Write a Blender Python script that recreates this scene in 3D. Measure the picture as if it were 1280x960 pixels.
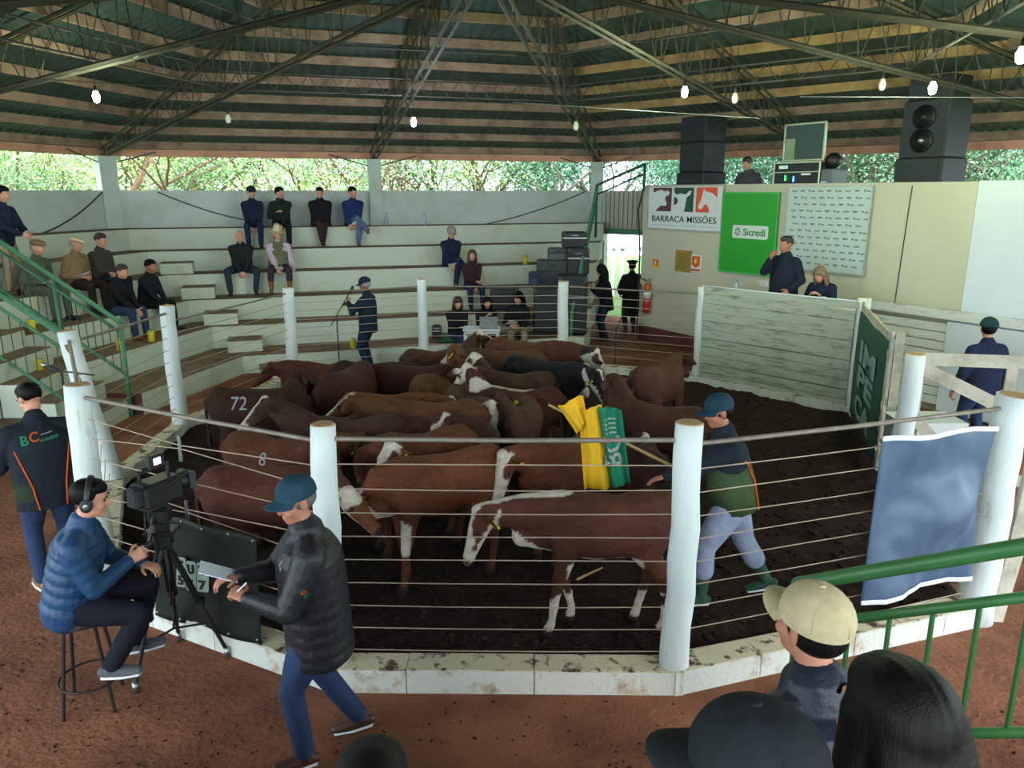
import bpy, bmesh, math, random
import numpy as np
from mathutils import Vector, Matrix, Quaternion, noise as mnoise
from mathutils.bvhtree import BVHTree

S = bpy.context.scene
for o in list(bpy.data.objects): bpy.data.objects.remove(o)
R = math.radians
PI = math.pi

# ------------------------------------------------------------------ camera
CAM_H = 3.27; PITCH = R(14.0); FPX = 961.0
cam_d = bpy.data.cameras.new('camera'); cam = bpy.data.objects.new('camera', cam_d)
S.collection.objects.link(cam)
cam.location = (0, 0, CAM_H); cam.rotation_euler = (PI/2 - PITCH, 0, 0)
cam_d.sensor_width = 36; cam_d.lens = FPX / 1280 * 36; cam_d.clip_start = .05; cam_d.clip_end = 400
S.camera = cam

# ------------------------------------------------------------------ light and exposure
S.view_settings.view_transform = 'Standard'; S.view_settings.look = 'None'
S.view_settings.gamma = 1; S.view_settings.use_curve_mapping = False
S.view_settings.exposure = 1.4
W = bpy.data.worlds.new('overcast_sky'); S.world = W; W.use_nodes = True
bg = W.node_tree.nodes['Background']; bg.inputs[0].default_value = (.80, .93, 1.0, 1); bg.inputs[1].default_value = 2.6
S.cycles.max_bounces = 7; S.cycles.diffuse_bounces = 5; S.cycles.glossy_bounces = 3; S.cycles.transparent_max_bounces = 12
S.cycles.sample_clamp_indirect = 6
sun_d = bpy.data.lights.new('sun', 'SUN'); sun = bpy.data.objects.new('sun', sun_d); S.collection.objects.link(sun)
sun_d.energy = 2.2; sun_d.angle = R(25); sun_d.color = (1, .97, .9); sun.rotation_euler = (R(50), 0, R(35))

# ------------------------------------------------------------------ picture coordinates -> places
cP, sP = math.cos(PITCH), math.sin(PITCH)
def ray(px, py):
    x = (px - 640) / FPX; y = (480 - py) / FPX
    return Vector((x, cP + y*sP, -sP + y*cP))
def atz(px, py, z):
    r = ray(px, py); return Vector((0, 0, CAM_H)) + r * ((z - CAM_H) / r.z)
def aty(px, py, Y):
    r = ray(px, py); return Vector((0, 0, CAM_H)) + r * (Y / r.y)
def onplane(px, py, p, n):
    r = ray(px, py); c = Vector((0, 0, CAM_H)); return c + r * ((Vector(p) - c).dot(n) / r.dot(n))

# ------------------------------------------------------------------ materials
def lin(c):
    return tuple(((v/255)/12.92 if v/255 <= .04045 else ((v/255+.055)/1.055)**2.4) for v in c[:3])
MATS = {}
def mat(name, col, rough=.7, metal=0, var=.12, scale=6, bump=0, bscale=60, stretch=None, col2=None, thr=(.45, .6), emit=0, vcol=False, spec=.5, wave=None, alpha=1, coord='Object'):
    if name in MATS: return MATS[name]
    m = bpy.data.materials.new(name); m.use_nodes = True; nt = m.node_tree; N = nt.nodes; L = nt.links
    b = N['Principled BSDF']; b.inputs['Roughness'].default_value = rough; b.inputs['Metallic'].default_value = metal
    b.inputs['Specular IOR Level'].default_value = spec
    c = lin(col)
    tc = N.new('ShaderNodeTexCoord'); mp = N.new('ShaderNodeMapping'); L.new(tc.outputs[coord], mp.inputs[0])
    if stretch: mp.inputs['Scale'].default_value = stretch
    nz = N.new('ShaderNodeTexNoise'); nz.inputs['Scale'].default_value = scale; nz.inputs['Detail'].default_value = 5; nz.inputs['Roughness'].default_value = .62
    L.new(mp.outputs[0], nz.inputs[0])
    rp = N.new('ShaderNodeValToRGB'); L.new(nz.outputs[0], rp.inputs[0])
    if col2 is not None:
        rp.color_ramp.elements[0].position = thr[0]; rp.color_ramp.elements[1].position = thr[1]
        rp.color_ramp.elements[0].color = (*c, 1); rp.color_ramp.elements[1].color = (*lin(col2), 1)
    else:
        rp.color_ramp.elements[0].position = .3; rp.color_ramp.elements[1].position = .7
        rp.color_ramp.elements[0].color = (*[v*(1-var) for v in c], 1); rp.color_ramp.elements[1].color = (*[min(1, v*(1+var)) for v in c], 1)
    out = rp.outputs[0]
    if vcol:
        at = N.new('ShaderNodeVertexColor'); at.layer_name = 'Col'
        mx = N.new('ShaderNodeMix'); mx.data_type = 'RGBA'; mx.blend_type = 'MULTIPLY'; mx.inputs[0].default_value = 1
        L.new(at.outputs[0], mx.inputs[6]); L.new(out, mx.inputs[7]); out = mx.outputs[2]
    L.new(out, b.inputs['Base Color'])
    if emit:
        b.inputs['Emission Color'].default_value = (*c, 1); b.inputs['Emission Strength'].default_value = emit
    if alpha < 1: b.inputs['Alpha'].default_value = alpha
    h = None
    if bump:
        n2 = N.new('ShaderNodeTexNoise'); n2.inputs['Scale'].default_value = bscale; n2.inputs['Detail'].default_value = 4
        L.new(mp.outputs[0], n2.inputs[0]); h = n2.outputs[0]
        bp = N.new('ShaderNodeBump'); bp.inputs['Strength'].default_value = min(1, bump); bp.inputs['Distance'].default_value = .02 if bump <= 1 else .02*bump
        L.new(h, bp.inputs['Height']); L.new(bp.outputs[0], b.inputs['Normal'])
    MATS[name] = m
    return m
def cloth(name, col, rough=.85, shiny=False):
    return mat('cloth_'+name, col, rough=.5 if shiny else rough, var=.16, scale=9, bump=.6, bscale=14, spec=.35 if shiny else .15)

WHITE = mat('whitewash', (196, 205, 190), .85, scale=2.2, col2=(168, 172, 150), thr=(.5, .78), bump=.15, bscale=20)
WALLW = mat('wall_paint', (188, 198, 192), .8, scale=1.3, col2=(170, 176, 164), thr=(.45, .75), bump=.1, bscale=12)
TREAD = mat('tread_dirt', (124, 104, 80), .95, scale=4, col2=(98, 78, 58), thr=(.4, .65), bump=.3, bscale=30)
RISER = mat('riser_whitewash', (192, 201, 184), .9, scale=1.6, col2=(176, 168, 132), thr=(.55, .8), bump=.2, bscale=18)
BOOTH = mat('booth_paint', (186, 184, 164), .75, var=.06, scale=1.0, bump=.05)
BOOTHW = mat('booth_panel_paint', (203, 212, 222), .6, var=.05, scale=1.2)
EARTH = mat('red_earth', (134, 88, 66), .95, scale=1.4, col2=(98, 64, 50), thr=(.4, .66), bump=.8, bscale=22, spec=.15)
SOIL = mat('dark_bedding', (40, 29, 27), .95, scale=14, col2=(62, 46, 40), thr=(.45, .8), bump=1, bscale=45, spec=.1)
GRASS = mat('grass', (78, 116, 44), .9, scale=.5, col2=(96, 92, 58), thr=(.5, .65), bump=.5, bscale=60)
KERB = mat('kerb_whitewash', (205, 208, 200), .85, scale=5, col2=(160, 124, 92), thr=(.56, .72), bump=.4, bscale=25)
KERBT = mat('kerb_top', (194, 184, 158), .9, scale=9, col2=(70, 52, 40), thr=(.52, .62), bump=.4, bscale=25)
POST = mat('post_whitewash', (206, 214, 212), .8, scale=7, col2=(170, 140, 108), thr=(.66, .76), bump=.5, bscale=16, stretch=(1, 1, .35))
WOODCUT = mat('cut_wood', (176, 142, 96), .85, scale=20, var=.25)
PURL = mat('purlin_wood', (156, 128, 110), .85, scale=3, col2=(108, 86, 74), thr=(.4, .7), stretch=(1, 1, 1), bump=.3)
PURL_LAMPLIT = mat('purlin_wood_lamplit', (172, 140, 96), .85, scale=3, col2=(128, 98, 66), thr=(.4, .7), bump=.3)  # purlin wood again, with yellow lamplight put into its colour
BEAM = mat('eave_beam_wood', (204, 150, 122), .85, scale=2.5, col2=(166, 118, 98), thr=(.45, .7), bump=.3)
TIN = mat('galvanised_tin', (74, 94, 92), .4, metal=.5, scale=1.6, var=.25)
STEEL = mat('truss_steel', (74, 70, 64), .6, metal=.3, scale=8, var=.2)
PIPE = mat('rail_pipe', (128, 118, 108), .55, metal=.4, scale=14, var=.2)
WIRE = mat('fence_wire', (176, 156, 138), .5, metal=.3)
GREEN = mat('green_paint', (66, 118, 88), .5, scale=5, var=.12, spec=.4)
GREEND = mat('green_paint_dark', (52, 104, 56), .45, scale=5, var=.12)
BLACK = mat('black_plastic', (22, 23, 25), .5, var=.15)
BLACKB = mat('black_box', (30, 34, 38), .65, var=.15, bump=.1, bscale=90)
CHROME = mat('bare_metal', (150, 152, 154), .35, metal=.9)
PAPER = mat('paper', (222, 228, 238), .8, var=.03)
PLANK = mat('plank_whitewash', (168, 176, 160), .85, scale=3, col2=(116, 118, 102), thr=(.5, .72), stretch=(1, 1, 5), bump=.4, bscale=14)
PLANKW = mat('plank_white', (212, 214, 214), .8, scale=3, col2=(172, 168, 160), thr=(.55, .74), stretch=(1, 1, 5), bump=.3, bscale=14)
GREYW = mat('gate_wood', (186, 180, 164), .85, scale=4, col2=(140, 132, 114), thr=(.45, .75), bump=.3, bscale=16)
YELLOW = mat('yellow_plastic', (206, 190, 30), .5, var=.08)
EYE = mat('eye_dark', (16, 12, 10), .15, var=0)
SKIN = mat('skin', (196, 140, 116), .6, var=.06, scale=14, bump=.1, bscale=80)
SKIND = mat('skin_tan', (168, 112, 88), .6, var=.06, scale=14, bump=.1, bscale=80)
HAIRK = mat('hair_black', (13, 11, 12), .5, var=.3, scale=60, stretch=(1, 1, .12), bump=.2, bscale=240, spec=.12)
HAIRB = mat('hair_brown', (52, 38, 32), .5, var=.3, scale=30, stretch=(1, 1, .15), bump=.6, bscale=90)
HAIRG = mat('hair_grey', (150, 146, 140), .6, var=.2, scale=30, bump=.5, bscale=90)

# ------------------------------------------------------------------ mesh builder
def V(*a): return Vector(a)
def frame(t, ref=(0, 0, 1)):
    t = Vector(t).normalized(); r = Vector(ref)
    a = r - t * r.dot(t)
    if a.length < 1e-4:
        r = Vector((1, 0, 0)); a = r - t * r.dot(t)
    a.normalize(); return a, t.cross(a)
class MB:
    def __init__(s): s.v = []; s.f = []; s.m = []; s.cur = 0
    def face(s, idx): s.f.append(tuple(idx)); s.m.append(s.cur)
    def add(s, pts): n = len(s.v); s.v += [tuple(p) for p in pts]; return n
    def box(s, c, size, rot=None, taper=1.0):
        hx, hy, hz = size[0]/2, size[1]/2, size[2]/2
        P = []
        for z in (-1, 1):
            k = taper if z > 0 else 1
            for x, y in ((-1, -1), (1, -1), (1, 1), (-1, 1)): P.append(Vector((x*hx*k, y*hy*k, z*hz)))
        if rot is not None: P = [rot @ p for p in P]
        n = s.add([Vector(c) + p for p in P])
        for q in ((3, 2, 1, 0), (4, 5, 6, 7), (0, 1, 5, 4), (1, 2, 6, 5), (2, 3, 7, 6), (3, 0, 4, 7)): s.face([n+i for i in q])
        return s
    def rbox(s, c, size, b=.01, rot=None):
        # bevelled box: three stacked outlines
        hx, hy, hz = size[0]/2, size[1]/2, size[2]/2
        b = min(b, hx*.9, hy*.9, hz*.9)
        rings = [(-hz, b), (-hz+b, 0), (hz-b, 0), (hz, b)]
        loops = []
        for z, i in rings:
            x, y = hx-i, hy-i; e = b
            loop = [(-x+e, -y), (x-e, -y), (x, -y+e), (x, y-e), (x-e, y), (-x+e, y), (-x, y-e), (-x, -y+e)]
            loops.append([Vector((p[0], p[1], z)) for p in loop])
        ids = []
        for l in loops:
            if rot is not None: l = [rot @ p for p in l]
            ids.append(s.add([Vector(c)+p for p in l]))
        for a, bb in zip(ids, ids[1:]):
            for i in range(8):
                j = (i+1) % 8; s.face((a+i, a+j, bb+j, bb+i))
        s.face([ids[0]+i for i in reversed(range(8))]); s.face([ids[-1]+i for i in range(8)])
        return s
    def loft(s, pts, ra, rb=None, seg=12, ref=(0, 0, 1), cap=True, refs=None):
        pts = [Vector(p) for p in pts]; n = len(pts)
        if not hasattr(ra, '__len__'): ra = [ra]*n
        if rb is None: rb = ra
        elif not hasattr(rb, '__len__'): rb = [rb]*n
        ov = pts[-1]-pts[0]
        if refs is None and ov.length > 1e-9 and abs(ov.normalized().dot(Vector(ref).normalized())) > .9: ref = (1, 0, 0)
        T = []
        for i in range(n):
            a = pts[max(0, i-1)]; b = pts[min(n-1, i+1)]; T.append((b-a).normalized() if (b-a).length > 1e-9 else Vector((0, 0, 1)))
        rings = []
        def ring(c, t, x, y, rf): 
            A, B = frame(t, rf); return [c + A*(x*math.cos(2*PI*k/seg)) + B*(y*math.sin(2*PI*k/seg)) for k in range(seg)]
        rf = lambda i: (refs[i] if refs else ref)
        capA, capB = cap if isinstance(cap, tuple) else (cap, cap)
        if capA:
            m = min(ra[0], rb[0])
            for q in (80, 55, 28): rings.append(ring(pts[0]-T[0]*m*math.sin(R(q)), T[0], ra[0]*math.cos(R(q)), rb[0]*math.cos(R(q)), rf(0)))
        for i in range(n): rings.append(ring(pts[i], T[i], ra[i], rb[i], rf(i)))
        if capB:
            m = min(ra[-1], rb[-1])
            for q in (28, 55, 80): rings.append(ring(pts[-1]+T[-1]*m*math.sin(R(q)), T[-1], ra[-1]*math.cos(R(q)), rb[-1]*math.cos(R(q)), rf(n-1)))
        ids = [s.add(r) for r in rings]
        for a, b in zip(ids, ids[1:]):
            for k in range(seg):
                j = (k+1) % seg; s.face((a+k, a+j, b+j, b+k))
        s.face([ids[0]+k for k in reversed(range(seg))]); s.face([ids[-1]+k for k in range(seg)])
        return s
    def tube(s, pts, r, seg=8): return s.loft(pts, r, seg=seg, cap=False)
    def cyl(s, a, b, r, r2=None, seg=20):
        return s.loft([a, b], [r, r if r2 is None else r2], seg=seg, cap=False)
    def ell(s, c, r, rot=None, seg=14, rings=9):
        c = Vector(c); base = []
        P = []
        for i in range(1, rings):
            th = PI*i/rings
            for k in range(seg):
                p = Vector((r[0]*math.sin(th)*math.cos(2*PI*k/seg), r[1]*math.sin(th)*math.sin(2*PI*k/seg), r[2]*math.cos(th)))
                P.append(p)
        P.append(Vector((0, 0, r[2]))); P.append(Vector((0, 0, -r[2])))
        if rot is not None: P = [rot @ p for p in P]
        n = s.add([c+p for p in P]); top = n+(rings-1)*seg; bot = top+1
        for i in range(rings-2):
            for k in range(seg):
                j = (k+1) % seg; a = n+i*seg; b = a+seg; s.face((a+k, b+k, b+j, a+j))
        for k in range(seg):
            j = (k+1) % seg; s.face((top, n+k, n+j)); l = n+(rings-2)*seg; s.face((bot, l+j, l+k))
        return s
    def grid(s, fn, nu, nv, close_u=False):
        n = s.add([fn(i/(nu-(0 if close_u else 1)), j/(nv-1)) for j in range(nv) for i in range(nu)])
        for j in range(nv-1):
            for i in range(nu if close_u else nu-1):
                k = (i+1) % nu; s.face((n+j*nu+i, n+j*nu+k, n+(j+1)*nu+k, n+(j+1)*nu+i))
        return s
    def prism(s, poly, o, u, v, n, t):
        # polygon in the (u, v) frame, extruded by t along n
        o, u, v, n = Vector(o), Vector(u), Vector(v), Vector(n); k = len(poly)
        a = s.add([o+u*x+v*y for x, y in poly]); b = s.add([o+u*x+v*y+n*t for x, y in poly])
        s.face([a+i for i in reversed(range(k))]); s.face([b+i for i in range(k)])
        for i in range(k):
            j = (i+1) % k; s.face((a+i, a+j, b+j, b+i))
        return s
    def merge(s, other): 
        n = len(s.v); s.v += other.v
        for f, m in zip(other.f, other.m): s.f.append(tuple(i+n for i in f)); s.m.append(m)
        return s
    def build(s, name, mats, parent=None, smooth=False, world=False):
        me = bpy.data.meshes.new(name)
        vs = s.v
        if world and parent is not None:
            M_ = Matrix.Identity(4); q_ = parent
            while q_ is not None: M_ = q_.matrix_basis @ M_; q_ = q_.parent
            inv = M_.inverted(); vs = [tuple(inv @ Vector(p)) for p in vs]
        me.from_pydata(vs, [], s.f)
        if not isinstance(mats, (list, tuple)): mats = [mats]
        for m in mats: me.materials.append(m)
        if len(mats) > 1: me.polygons.foreach_set('material_index', s.m)
        if smooth: me.polygons.foreach_set('use_smooth', [True]*len(me.polygons))
        me.update()
        bm = bmesh.new(); bm.from_mesh(me); bmesh.ops.recalc_face_normals(bm, faces=bm.faces); bm.to_mesh(me); bm.free()
        return link(name, me, parent)
def link(name, me, parent=None):
    o = bpy.data.objects.new(name, me); S.collection.objects.link(o)
    if parent is not None: o.parent = parent
    return o
def tag(o, label=None, cat=None, group=None, kind=None):
    if label: o['label'] = label
    if cat: o['category'] = cat
    if group: o['group'] = group
    if kind: o['kind'] = kind
    return o
def thing(name, label, cat, loc=(0, 0, 0), rz=0, group=None):
    o = bpy.data.objects.new(name, None); S.collection.objects.link(o); o.empty_display_size = .1
    M = Matrix.Translation(Vector(loc)) @ Matrix.Rotation(rz, 4, 'Z')
    o.matrix_basis = M
    return tag(o, label, cat, group)
def proj(p):
    p = Vector(p)-Vector((0, 0, CAM_H)); dz = p.y*cP-p.z*sP; return 640+FPX*p.x/dz, 480-FPX*(p.y*sP+p.z*cP)/dz
def struct(name, mb, m, smooth=False):
    o = mb.build(name, m, smooth=smooth); o['kind'] = 'structure'; return o

# ------------------------------------------------------------------ voxel union of overlapping shapes into one continuous surface
TMP = bpy.data.scenes.new('tmp_scene')
def voxel(mb, size, smooth=2):
    me = bpy.data.meshes.new('tmp'); me.from_pydata(mb.v, [], mb.f); me.update()
    o = bpy.data.objects.new('tmp', me); TMP.collection.objects.link(o)
    bm = bmesh.new(); bm.from_mesh(me); bmesh.ops.recalc_face_normals(bm, faces=bm.faces); bm.to_mesh(me); bm.free()
    md = o.modifiers.new('r', 'REMESH'); md.mode = 'VOXEL'; md.voxel_size = size
    if smooth:
        sm = o.modifiers.new('s', 'SMOOTH'); sm.factor = .5; sm.iterations = smooth
    TMP.view_layers[0].update(); dg = TMP.view_layers[0].depsgraph
    ev = o.evaluated_get(dg); em = ev.to_mesh()
    nv = len(em.vertices); co = np.empty(nv*3, 'f'); em.vertices.foreach_get('co', co)
    faces = [tuple(p.vertices) for p in em.polygons]
    ev.to_mesh_clear(); bpy.data.objects.remove(o); bpy.data.meshes.remove(me)
    r = MB(); r.v = [tuple(x) for x in co.reshape(-1, 3).tolist()]; r.f = faces; r.m = [0]*len(faces)
    return r
def text_mb(txt, size=1.0, depth=.004, bold=0.0, spacing=1.0, align='CENTER'):
    cu = bpy.data.curves.new('t', 'FONT'); cu.body = txt; cu.size = size; cu.extrude = depth/2; cu.offset = bold; cu.space_character = spacing
    cu.align_x = align; cu.align_y = 'CENTER'; cu.resolution_u = 3
    o = bpy.data.objects.new('t', cu); TMP.collection.objects.link(o)
    TMP.view_layers[0].update(); dg = TMP.view_layers[0].depsgraph
    em = o.evaluated_get(dg).to_mesh()
    r = MB(); r.v = [tuple(v.co) for v in em.vertices]; r.f = [tuple(p.vertices) for p in em.polygons]; r.m = [0]*len(r.f)
    o.evaluated_get(dg).to_mesh_clear(); bpy.data.objects.remove(o); bpy.data.curves.remove(cu)
    return r
def decal(tm, o, u, v, n, target, off=.004, cuts=1):
    # lay flat writing onto the surface of a finished object (o, u, v, n in world space)
    S.view_layers[0].update()
    Mw = target.matrix_world; inv = Mw.inverted(); me = target.data
    bv = BVHTree.FromPolygons([x.co for x in me.vertices], [tuple(p.vertices) for p in me.polygons])
    o, u, v, n = Vector(o), Vector(u).normalized(), Vector(v).normalized(), Vector(n).normalized(); out = []
    m2 = bpy.data.meshes.new('t'); m2.from_pydata(tm.v, [], tm.f); sub = bmesh.new(); sub.from_mesh(m2)
    bmesh.ops.triangulate(sub, faces=sub.faces); bmesh.ops.subdivide_edges(sub, edges=sub.edges, cuts=cuts, use_grid_fill=True)
    last = 0; r = MB()
    for vv in sub.verts:
        w = o+u*vv.co.x+v*vv.co.y; hit = bv.ray_cast(inv @ (w+n*.6), inv.to_3x3() @ -n)
        if hit[0] is not None: last = ((Mw @ hit[0])-w).dot(n)
        r.v.append(tuple(w+n*(last+off)))
    for f in sub.faces: r.face([q.index for q in f.verts])
    sub.free(); bpy.data.meshes.remove(m2); return r
def place_text(txt, o, u, v, n, width=None, height=None, depth=.006, bold=0.0, spacing=1.0):
    t = text_mb(txt, 1.0, 0.02, bold, spacing)
    P = np.array(t.v); mn, mx = P.min(0), P.max(0); c = (mn+mx)/2
    sx = width/(mx[0]-mn[0]) if width else None
    sy = height/(mx[1]-mn[1]) if height else sx
    if sx is None: sx = sy
    o, u, v, n = Vector(o), Vector(u), Vector(v), Vector(n)
    t.v = [tuple(o + u*((x-c[0])*sx) + v*((y-c[1])*sy) + n*(depth/2 + (z/.01)*depth/2)) for x, y, z in t.v]
    return t
# ================================================================== the setting
HC = Vector((-.3, 9.6, 0)); HR = 11.72; A0 = R(77.4); AP = HR*math.cos(R(30))
def hexv(k, apo, z=0):
    a = A0 + k*PI/3; r = apo/math.cos(R(30)); return Vector((HC.x+r*math.cos(a), HC.y+r*math.sin(a), z))
ROOF0, RS = 4.3, .30
def roofz(apo): return ROOF0 + RS*(AP-apo)

m = MB(); m.box((0, 12, -.1), (60, 60, .1)); struct('ground', m, GRASS)
m = MB(); n = m.add([hexv(k, AP+.1, -.02) for k in range(6)]+[hexv(k, AP+.1, 0) for k in range(6)])
m.face(range(n+6, n+12)); 
for k in range(6): m.face((n+k, n+(k+1) % 6, n+6+(k+1) % 6, n+6+k))
struct('floor', m, EARTH)

# crumbs of earth and bedding scattered over the floor outside the ring
random.seed(5)
m = MB()
for i in range(1000):
    x = random.uniform(-5, 4.2); y = random.uniform(3.6, 5.2) if random.random() < .75 else random.uniform(5, 9)
    if -3.2 < x < 3.9 and y > 4.45 and not (x > 3.9): continue
    if -4.4 < x <= -3.2 and y > 4.6+(-x-1.2)*.55: continue
    if x > 3.9 and y > 5: continue
    s = random.uniform(.004, .014); m.ell((x, y, s*.2), (s*1.3, s*random.uniform(.3, .8), s*.4), Matrix.Rotation(random.uniform(0, 3), 3, 'Z'), seg=5, rings=3)
tag(m.build('soil_crumbs', SOIL), kind='stuff', label='dark crumbs of bedding scattered on the red earth floor', cat='crumbs')

# ---- bleachers: concrete tiers along two sides of the hexagonal shed
TB = [5.5, 6.45, 7.2, 7.95, 8.7, 9.4]; TZ = [.33, .75, 1.18, 1.62, 2.05, 2.49]
def tier_pts(apo, z, ext=0):
    p2 = hexv(2, apo, z); p1 = hexv(1, apo, z); p0 = hexv(0, apo, z)
    d = (p0-p1).normalized(); return [p2, p1, p0+d*ext]
def tier_point(t, side, frac, z=None, inset=0):
    # side 0: left side (from far-left vertex to corner), side 1: far side
    P = tier_pts(TB[t]+inset, TZ[t] if z is None else z)
    return P[side].lerp(P[side+1], frac)
MAROON = mat('maroon_paint', (92, 46, 44), .8, var=.15)
def aty_line(p, q, Y): return p.lerp(q, (Y-p.y)/(q.y-p.y))
for t in range(6):
    a, z = TB[t], TZ[t]; z0 = 0 if t == 0 else TZ[t-1]-.02
    b = TB[t+1]+.04 if t < 5 else AP+.02
    ex = .45 if t < 2 else .3
    F = tier_pts(a, 0, ex); Bk = tier_pts(b, 0, ex)
    runs = [(F, Bk)]
    if t < 3:      # the stair cuts through the lower tiers on the left
        runs = [([aty_line(F[0], F[1], 11.2), F[1], F[2]], [aty_line(Bk[0], Bk[1], 11.2), Bk[1], Bk[2]]),
                ([F[0], aty_line(F[0], F[1], 9.9)], [Bk[0], aty_line(Bk[0], Bk[1], 9.9)])]
    for F_, B_ in runs:
        mb = MB(); ids = []
        for f, bk in zip(F_, B_): ids.append(mb.add([(f.x, f.y, z0), (f.x, f.y, z), (bk.x, bk.y, z), (bk.x, bk.y, z0)]))
        for i in range(len(ids)-1):
            p, q = ids[i], ids[i+1]
            mb.cur = 0; mb.face((p, q, q+1, p+1)); mb.face((p+2, q+2, q+3, p+3))
            mb.cur = 1; mb.face((p+1, q+1, q+2, p+2))
        mb.cur = 2 if (t == 0 and len(ids) == 3) else 0; mb.face([ids[0]+k for k in range(4)]); mb.cur = 0; mb.face([ids[-1]+k for k in range(4)])
        struct('bleacher_tier', mb, [RISER, TREAD, MAROON])
for j in range(6):
    x0 = -5.75-.36*j; mb = MB(); mb.box((x0-.2-.1*0, 10.55, .13+.26*j*.5+.0), (.4, 1.28, .26+.26*j)); mb.cur = 1; mb.box((x0-.2, 10.55, .26+.26*j+.006), (.4, 1.28, .012)); struct('stair_step', mb, [RISER, TREAD])
# step blocks up the corner
for t in range(-1, 4):
    apo = TB[t+1]-.30; z0 = 0 if t < 0 else TZ[t]; h = (TZ[t+1]-z0)*.5
    c = hexv(1, apo, 0); a = A0+PI/3; d = Vector((math.cos(a-PI/6), math.sin(a-PI/6), 0)); tdir = Vector((-d.y, d.x, 0))
    c = c - tdir*.42 + d*.02
    mb = MB(); rot = Matrix.Rotation(a-PI/6, 3, 'Z')
    mb.box((c.x, c.y, z0+h/2), (.5, .62, h), rot); mb.cur = 1; mb.box((c.x, c.y, z0+h+.006), (.5, .62, .012), rot)
    struct('bleacher_step', mb, [RISER, TREAD])
# ---- outer walls
def wallseg(p, q, z0, z1, th=.16, name='wall_back', m=WALLW):
    d = (q-p).normalized(); n = Vector((d.y, -d.x, 0)); 
    if (p-HC).dot(n) < 0: n = -n
    mb = MB(); P = [p, q, q+n*th, p+n*th]
    i = mb.add([(x.x, x.y, z0) for x in P]+[(x.x, x.y, z1) for x in P])
    for f in ((3, 2, 1, 0), (4, 5, 6, 7), (0, 1, 5, 4), (1, 2, 6, 5), (2, 3, 7, 6), (3, 0, 4, 7)): mb.face([i+k for k in f])
    return struct(name, mb, m)
W3, W1, W2, W4 = hexv(0, AP), hexv(1, AP), hexv(2, AP), hexv(5, AP)
WT = 3.31
wallseg(W2, W1, 0, WT, name='wall_left'); wallseg(W1, W3, 0, WT, name='wall_back')
d34 = (W4-W3).normalized()
wallseg(W3, W3+d34*.28, 0, WT, name='wall_entrance'); 
wallseg(W3+d34*.28, W3+d34*2.2, 2.25, WT, name='wall_over_entrance', m=BOOTH)
wallseg(W3+d34*2.2, W4, 0, WT, name='wall_far_right')
mb = MB()
for k in range(16): 
    p = W3+d34*(.05+k*.14); mb.box((p.x-.03, p.y-.03, 2.8), (.012, .012, 1.0))
struct('trim_1', mb, BLACKB)
mb = MB(); p = W3+d34*1.2; mb.box((p.x-.05, p.y-.08, 2.27), (2.2, .14, .13), Matrix.Rotation(math.atan2(d34.y, d34.x), 3, 'Z')); struct('trim_2', mb, GREEN)
# wall columns and pillars that carry the roof
for i, (p, w) in enumerate(((W1, .36), ((W1+W3)/2, .3), (W3, .3), ((W1+W2)/2, .3), ((W3+W4)/2, .22))):
    inn = (HC-p).normalized(); q = p+inn*(.02 if i != 4 else -.2)
    mb = MB(); rot = Matrix.Rotation(math.atan2(inn.y, inn.x), 3, 'Z')
    mb.box((q.x, q.y, (2.4+4.04)/2), (w*.8, w, 4.04-2.4), rot)
    struct('pillar', mb, WALLW if i < 4 else BEAM)
# ---- corrugated roof
mb = MB(); NST = 150
for k in range(6):
    a, b = hexv(k, 1, 0)-HC, hexv(k+1, 1, 0)-HC
    A11 = AP+.85
    L = (b-a).length*A11; ns = int(L/.095/2)*4
    def P(fr, apo, i):
        p = HC + (a.lerp(b, fr))*apo; off = .014*math.sin(i*PI/2); return (p.x, p.y, roofz(apo)+.1+off)
    prev = None
    for i in range(ns+1):
        fr = i/ns; x = abs(fr-.5)*2    # position along the eave; this rib runs from eave up the slope to the hip
        top = A11*x
        e = HC + a.lerp(b, fr)*A11
        nrm = ((a+b)/2).normalized(); tp = e - nrm*(A11-top)
        off = .016*math.sin(i*PI/2)
        r = [(e.x, e.y, roofz(A11)+.1+off), (tp.x, tp.y, roofz(top)+.1+off)]
        n = mb.add(r)
        if prev is not None: mb.face((prev, n, n+1, prev+1))
        prev = n
struct('ceiling', mb, TIN, smooth=True)
for k in range(6):
    a = A0+k*PI/3; d = Vector((math.cos(a), math.sin(a), 0)); L = (AP+.85)/math.cos(R(30)); hs = RS*math.cos(R(30))
    mb = MB(); mb.loft([HC+Vector((0, 0, roofz(0)+.13)), HC+d*L+Vector((0, 0, roofz(0)-hs*L+.13))], [.14]*2, [.02]*2, seg=8, ref=(-d.y, d.x, 0), cap=False)
    struct('roof_ridge_cap', mb, TIN)
# purlins and eave beams
def beam(p, q, w, h, m, name='roof_purlin'):
    mb = MB(); d = (q-p); c = (p+q)/2
    rot = Matrix(( d.normalized(), Vector((-d.y, d.x, 0)).normalized(), (0, 0, 1))).transposed()
    mb.box(c, (d.length, w, h), rot); return struct(name, mb, m)
for k in range(6):
    for j in range(12):
        apo = AP+.05-j*.86
        if apo < .4: continue
        p = hexv(k, apo, roofz(apo)); q = hexv(k+1, apo, roofz(apo))
        beam(p, q, .055, .15, PURL_LAMPLIT if (k == 5) and j in (3, 4, 5) else PURL)  # a few purlins on one side carry painted lamplight
    p = hexv(k, AP+.62, roofz(AP+.62)-.0); q = hexv(k+1, AP+.62, roofz(AP+.62))
    beam(p, q, .05, .1, PURL, 'eave_purlin')
    p = hexv(k, AP+.08, 4.12); q = hexv(k+1, AP+.08, 4.12)
    beam(p, q, .09, .15, BEAM, 'eave_beam')
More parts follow.
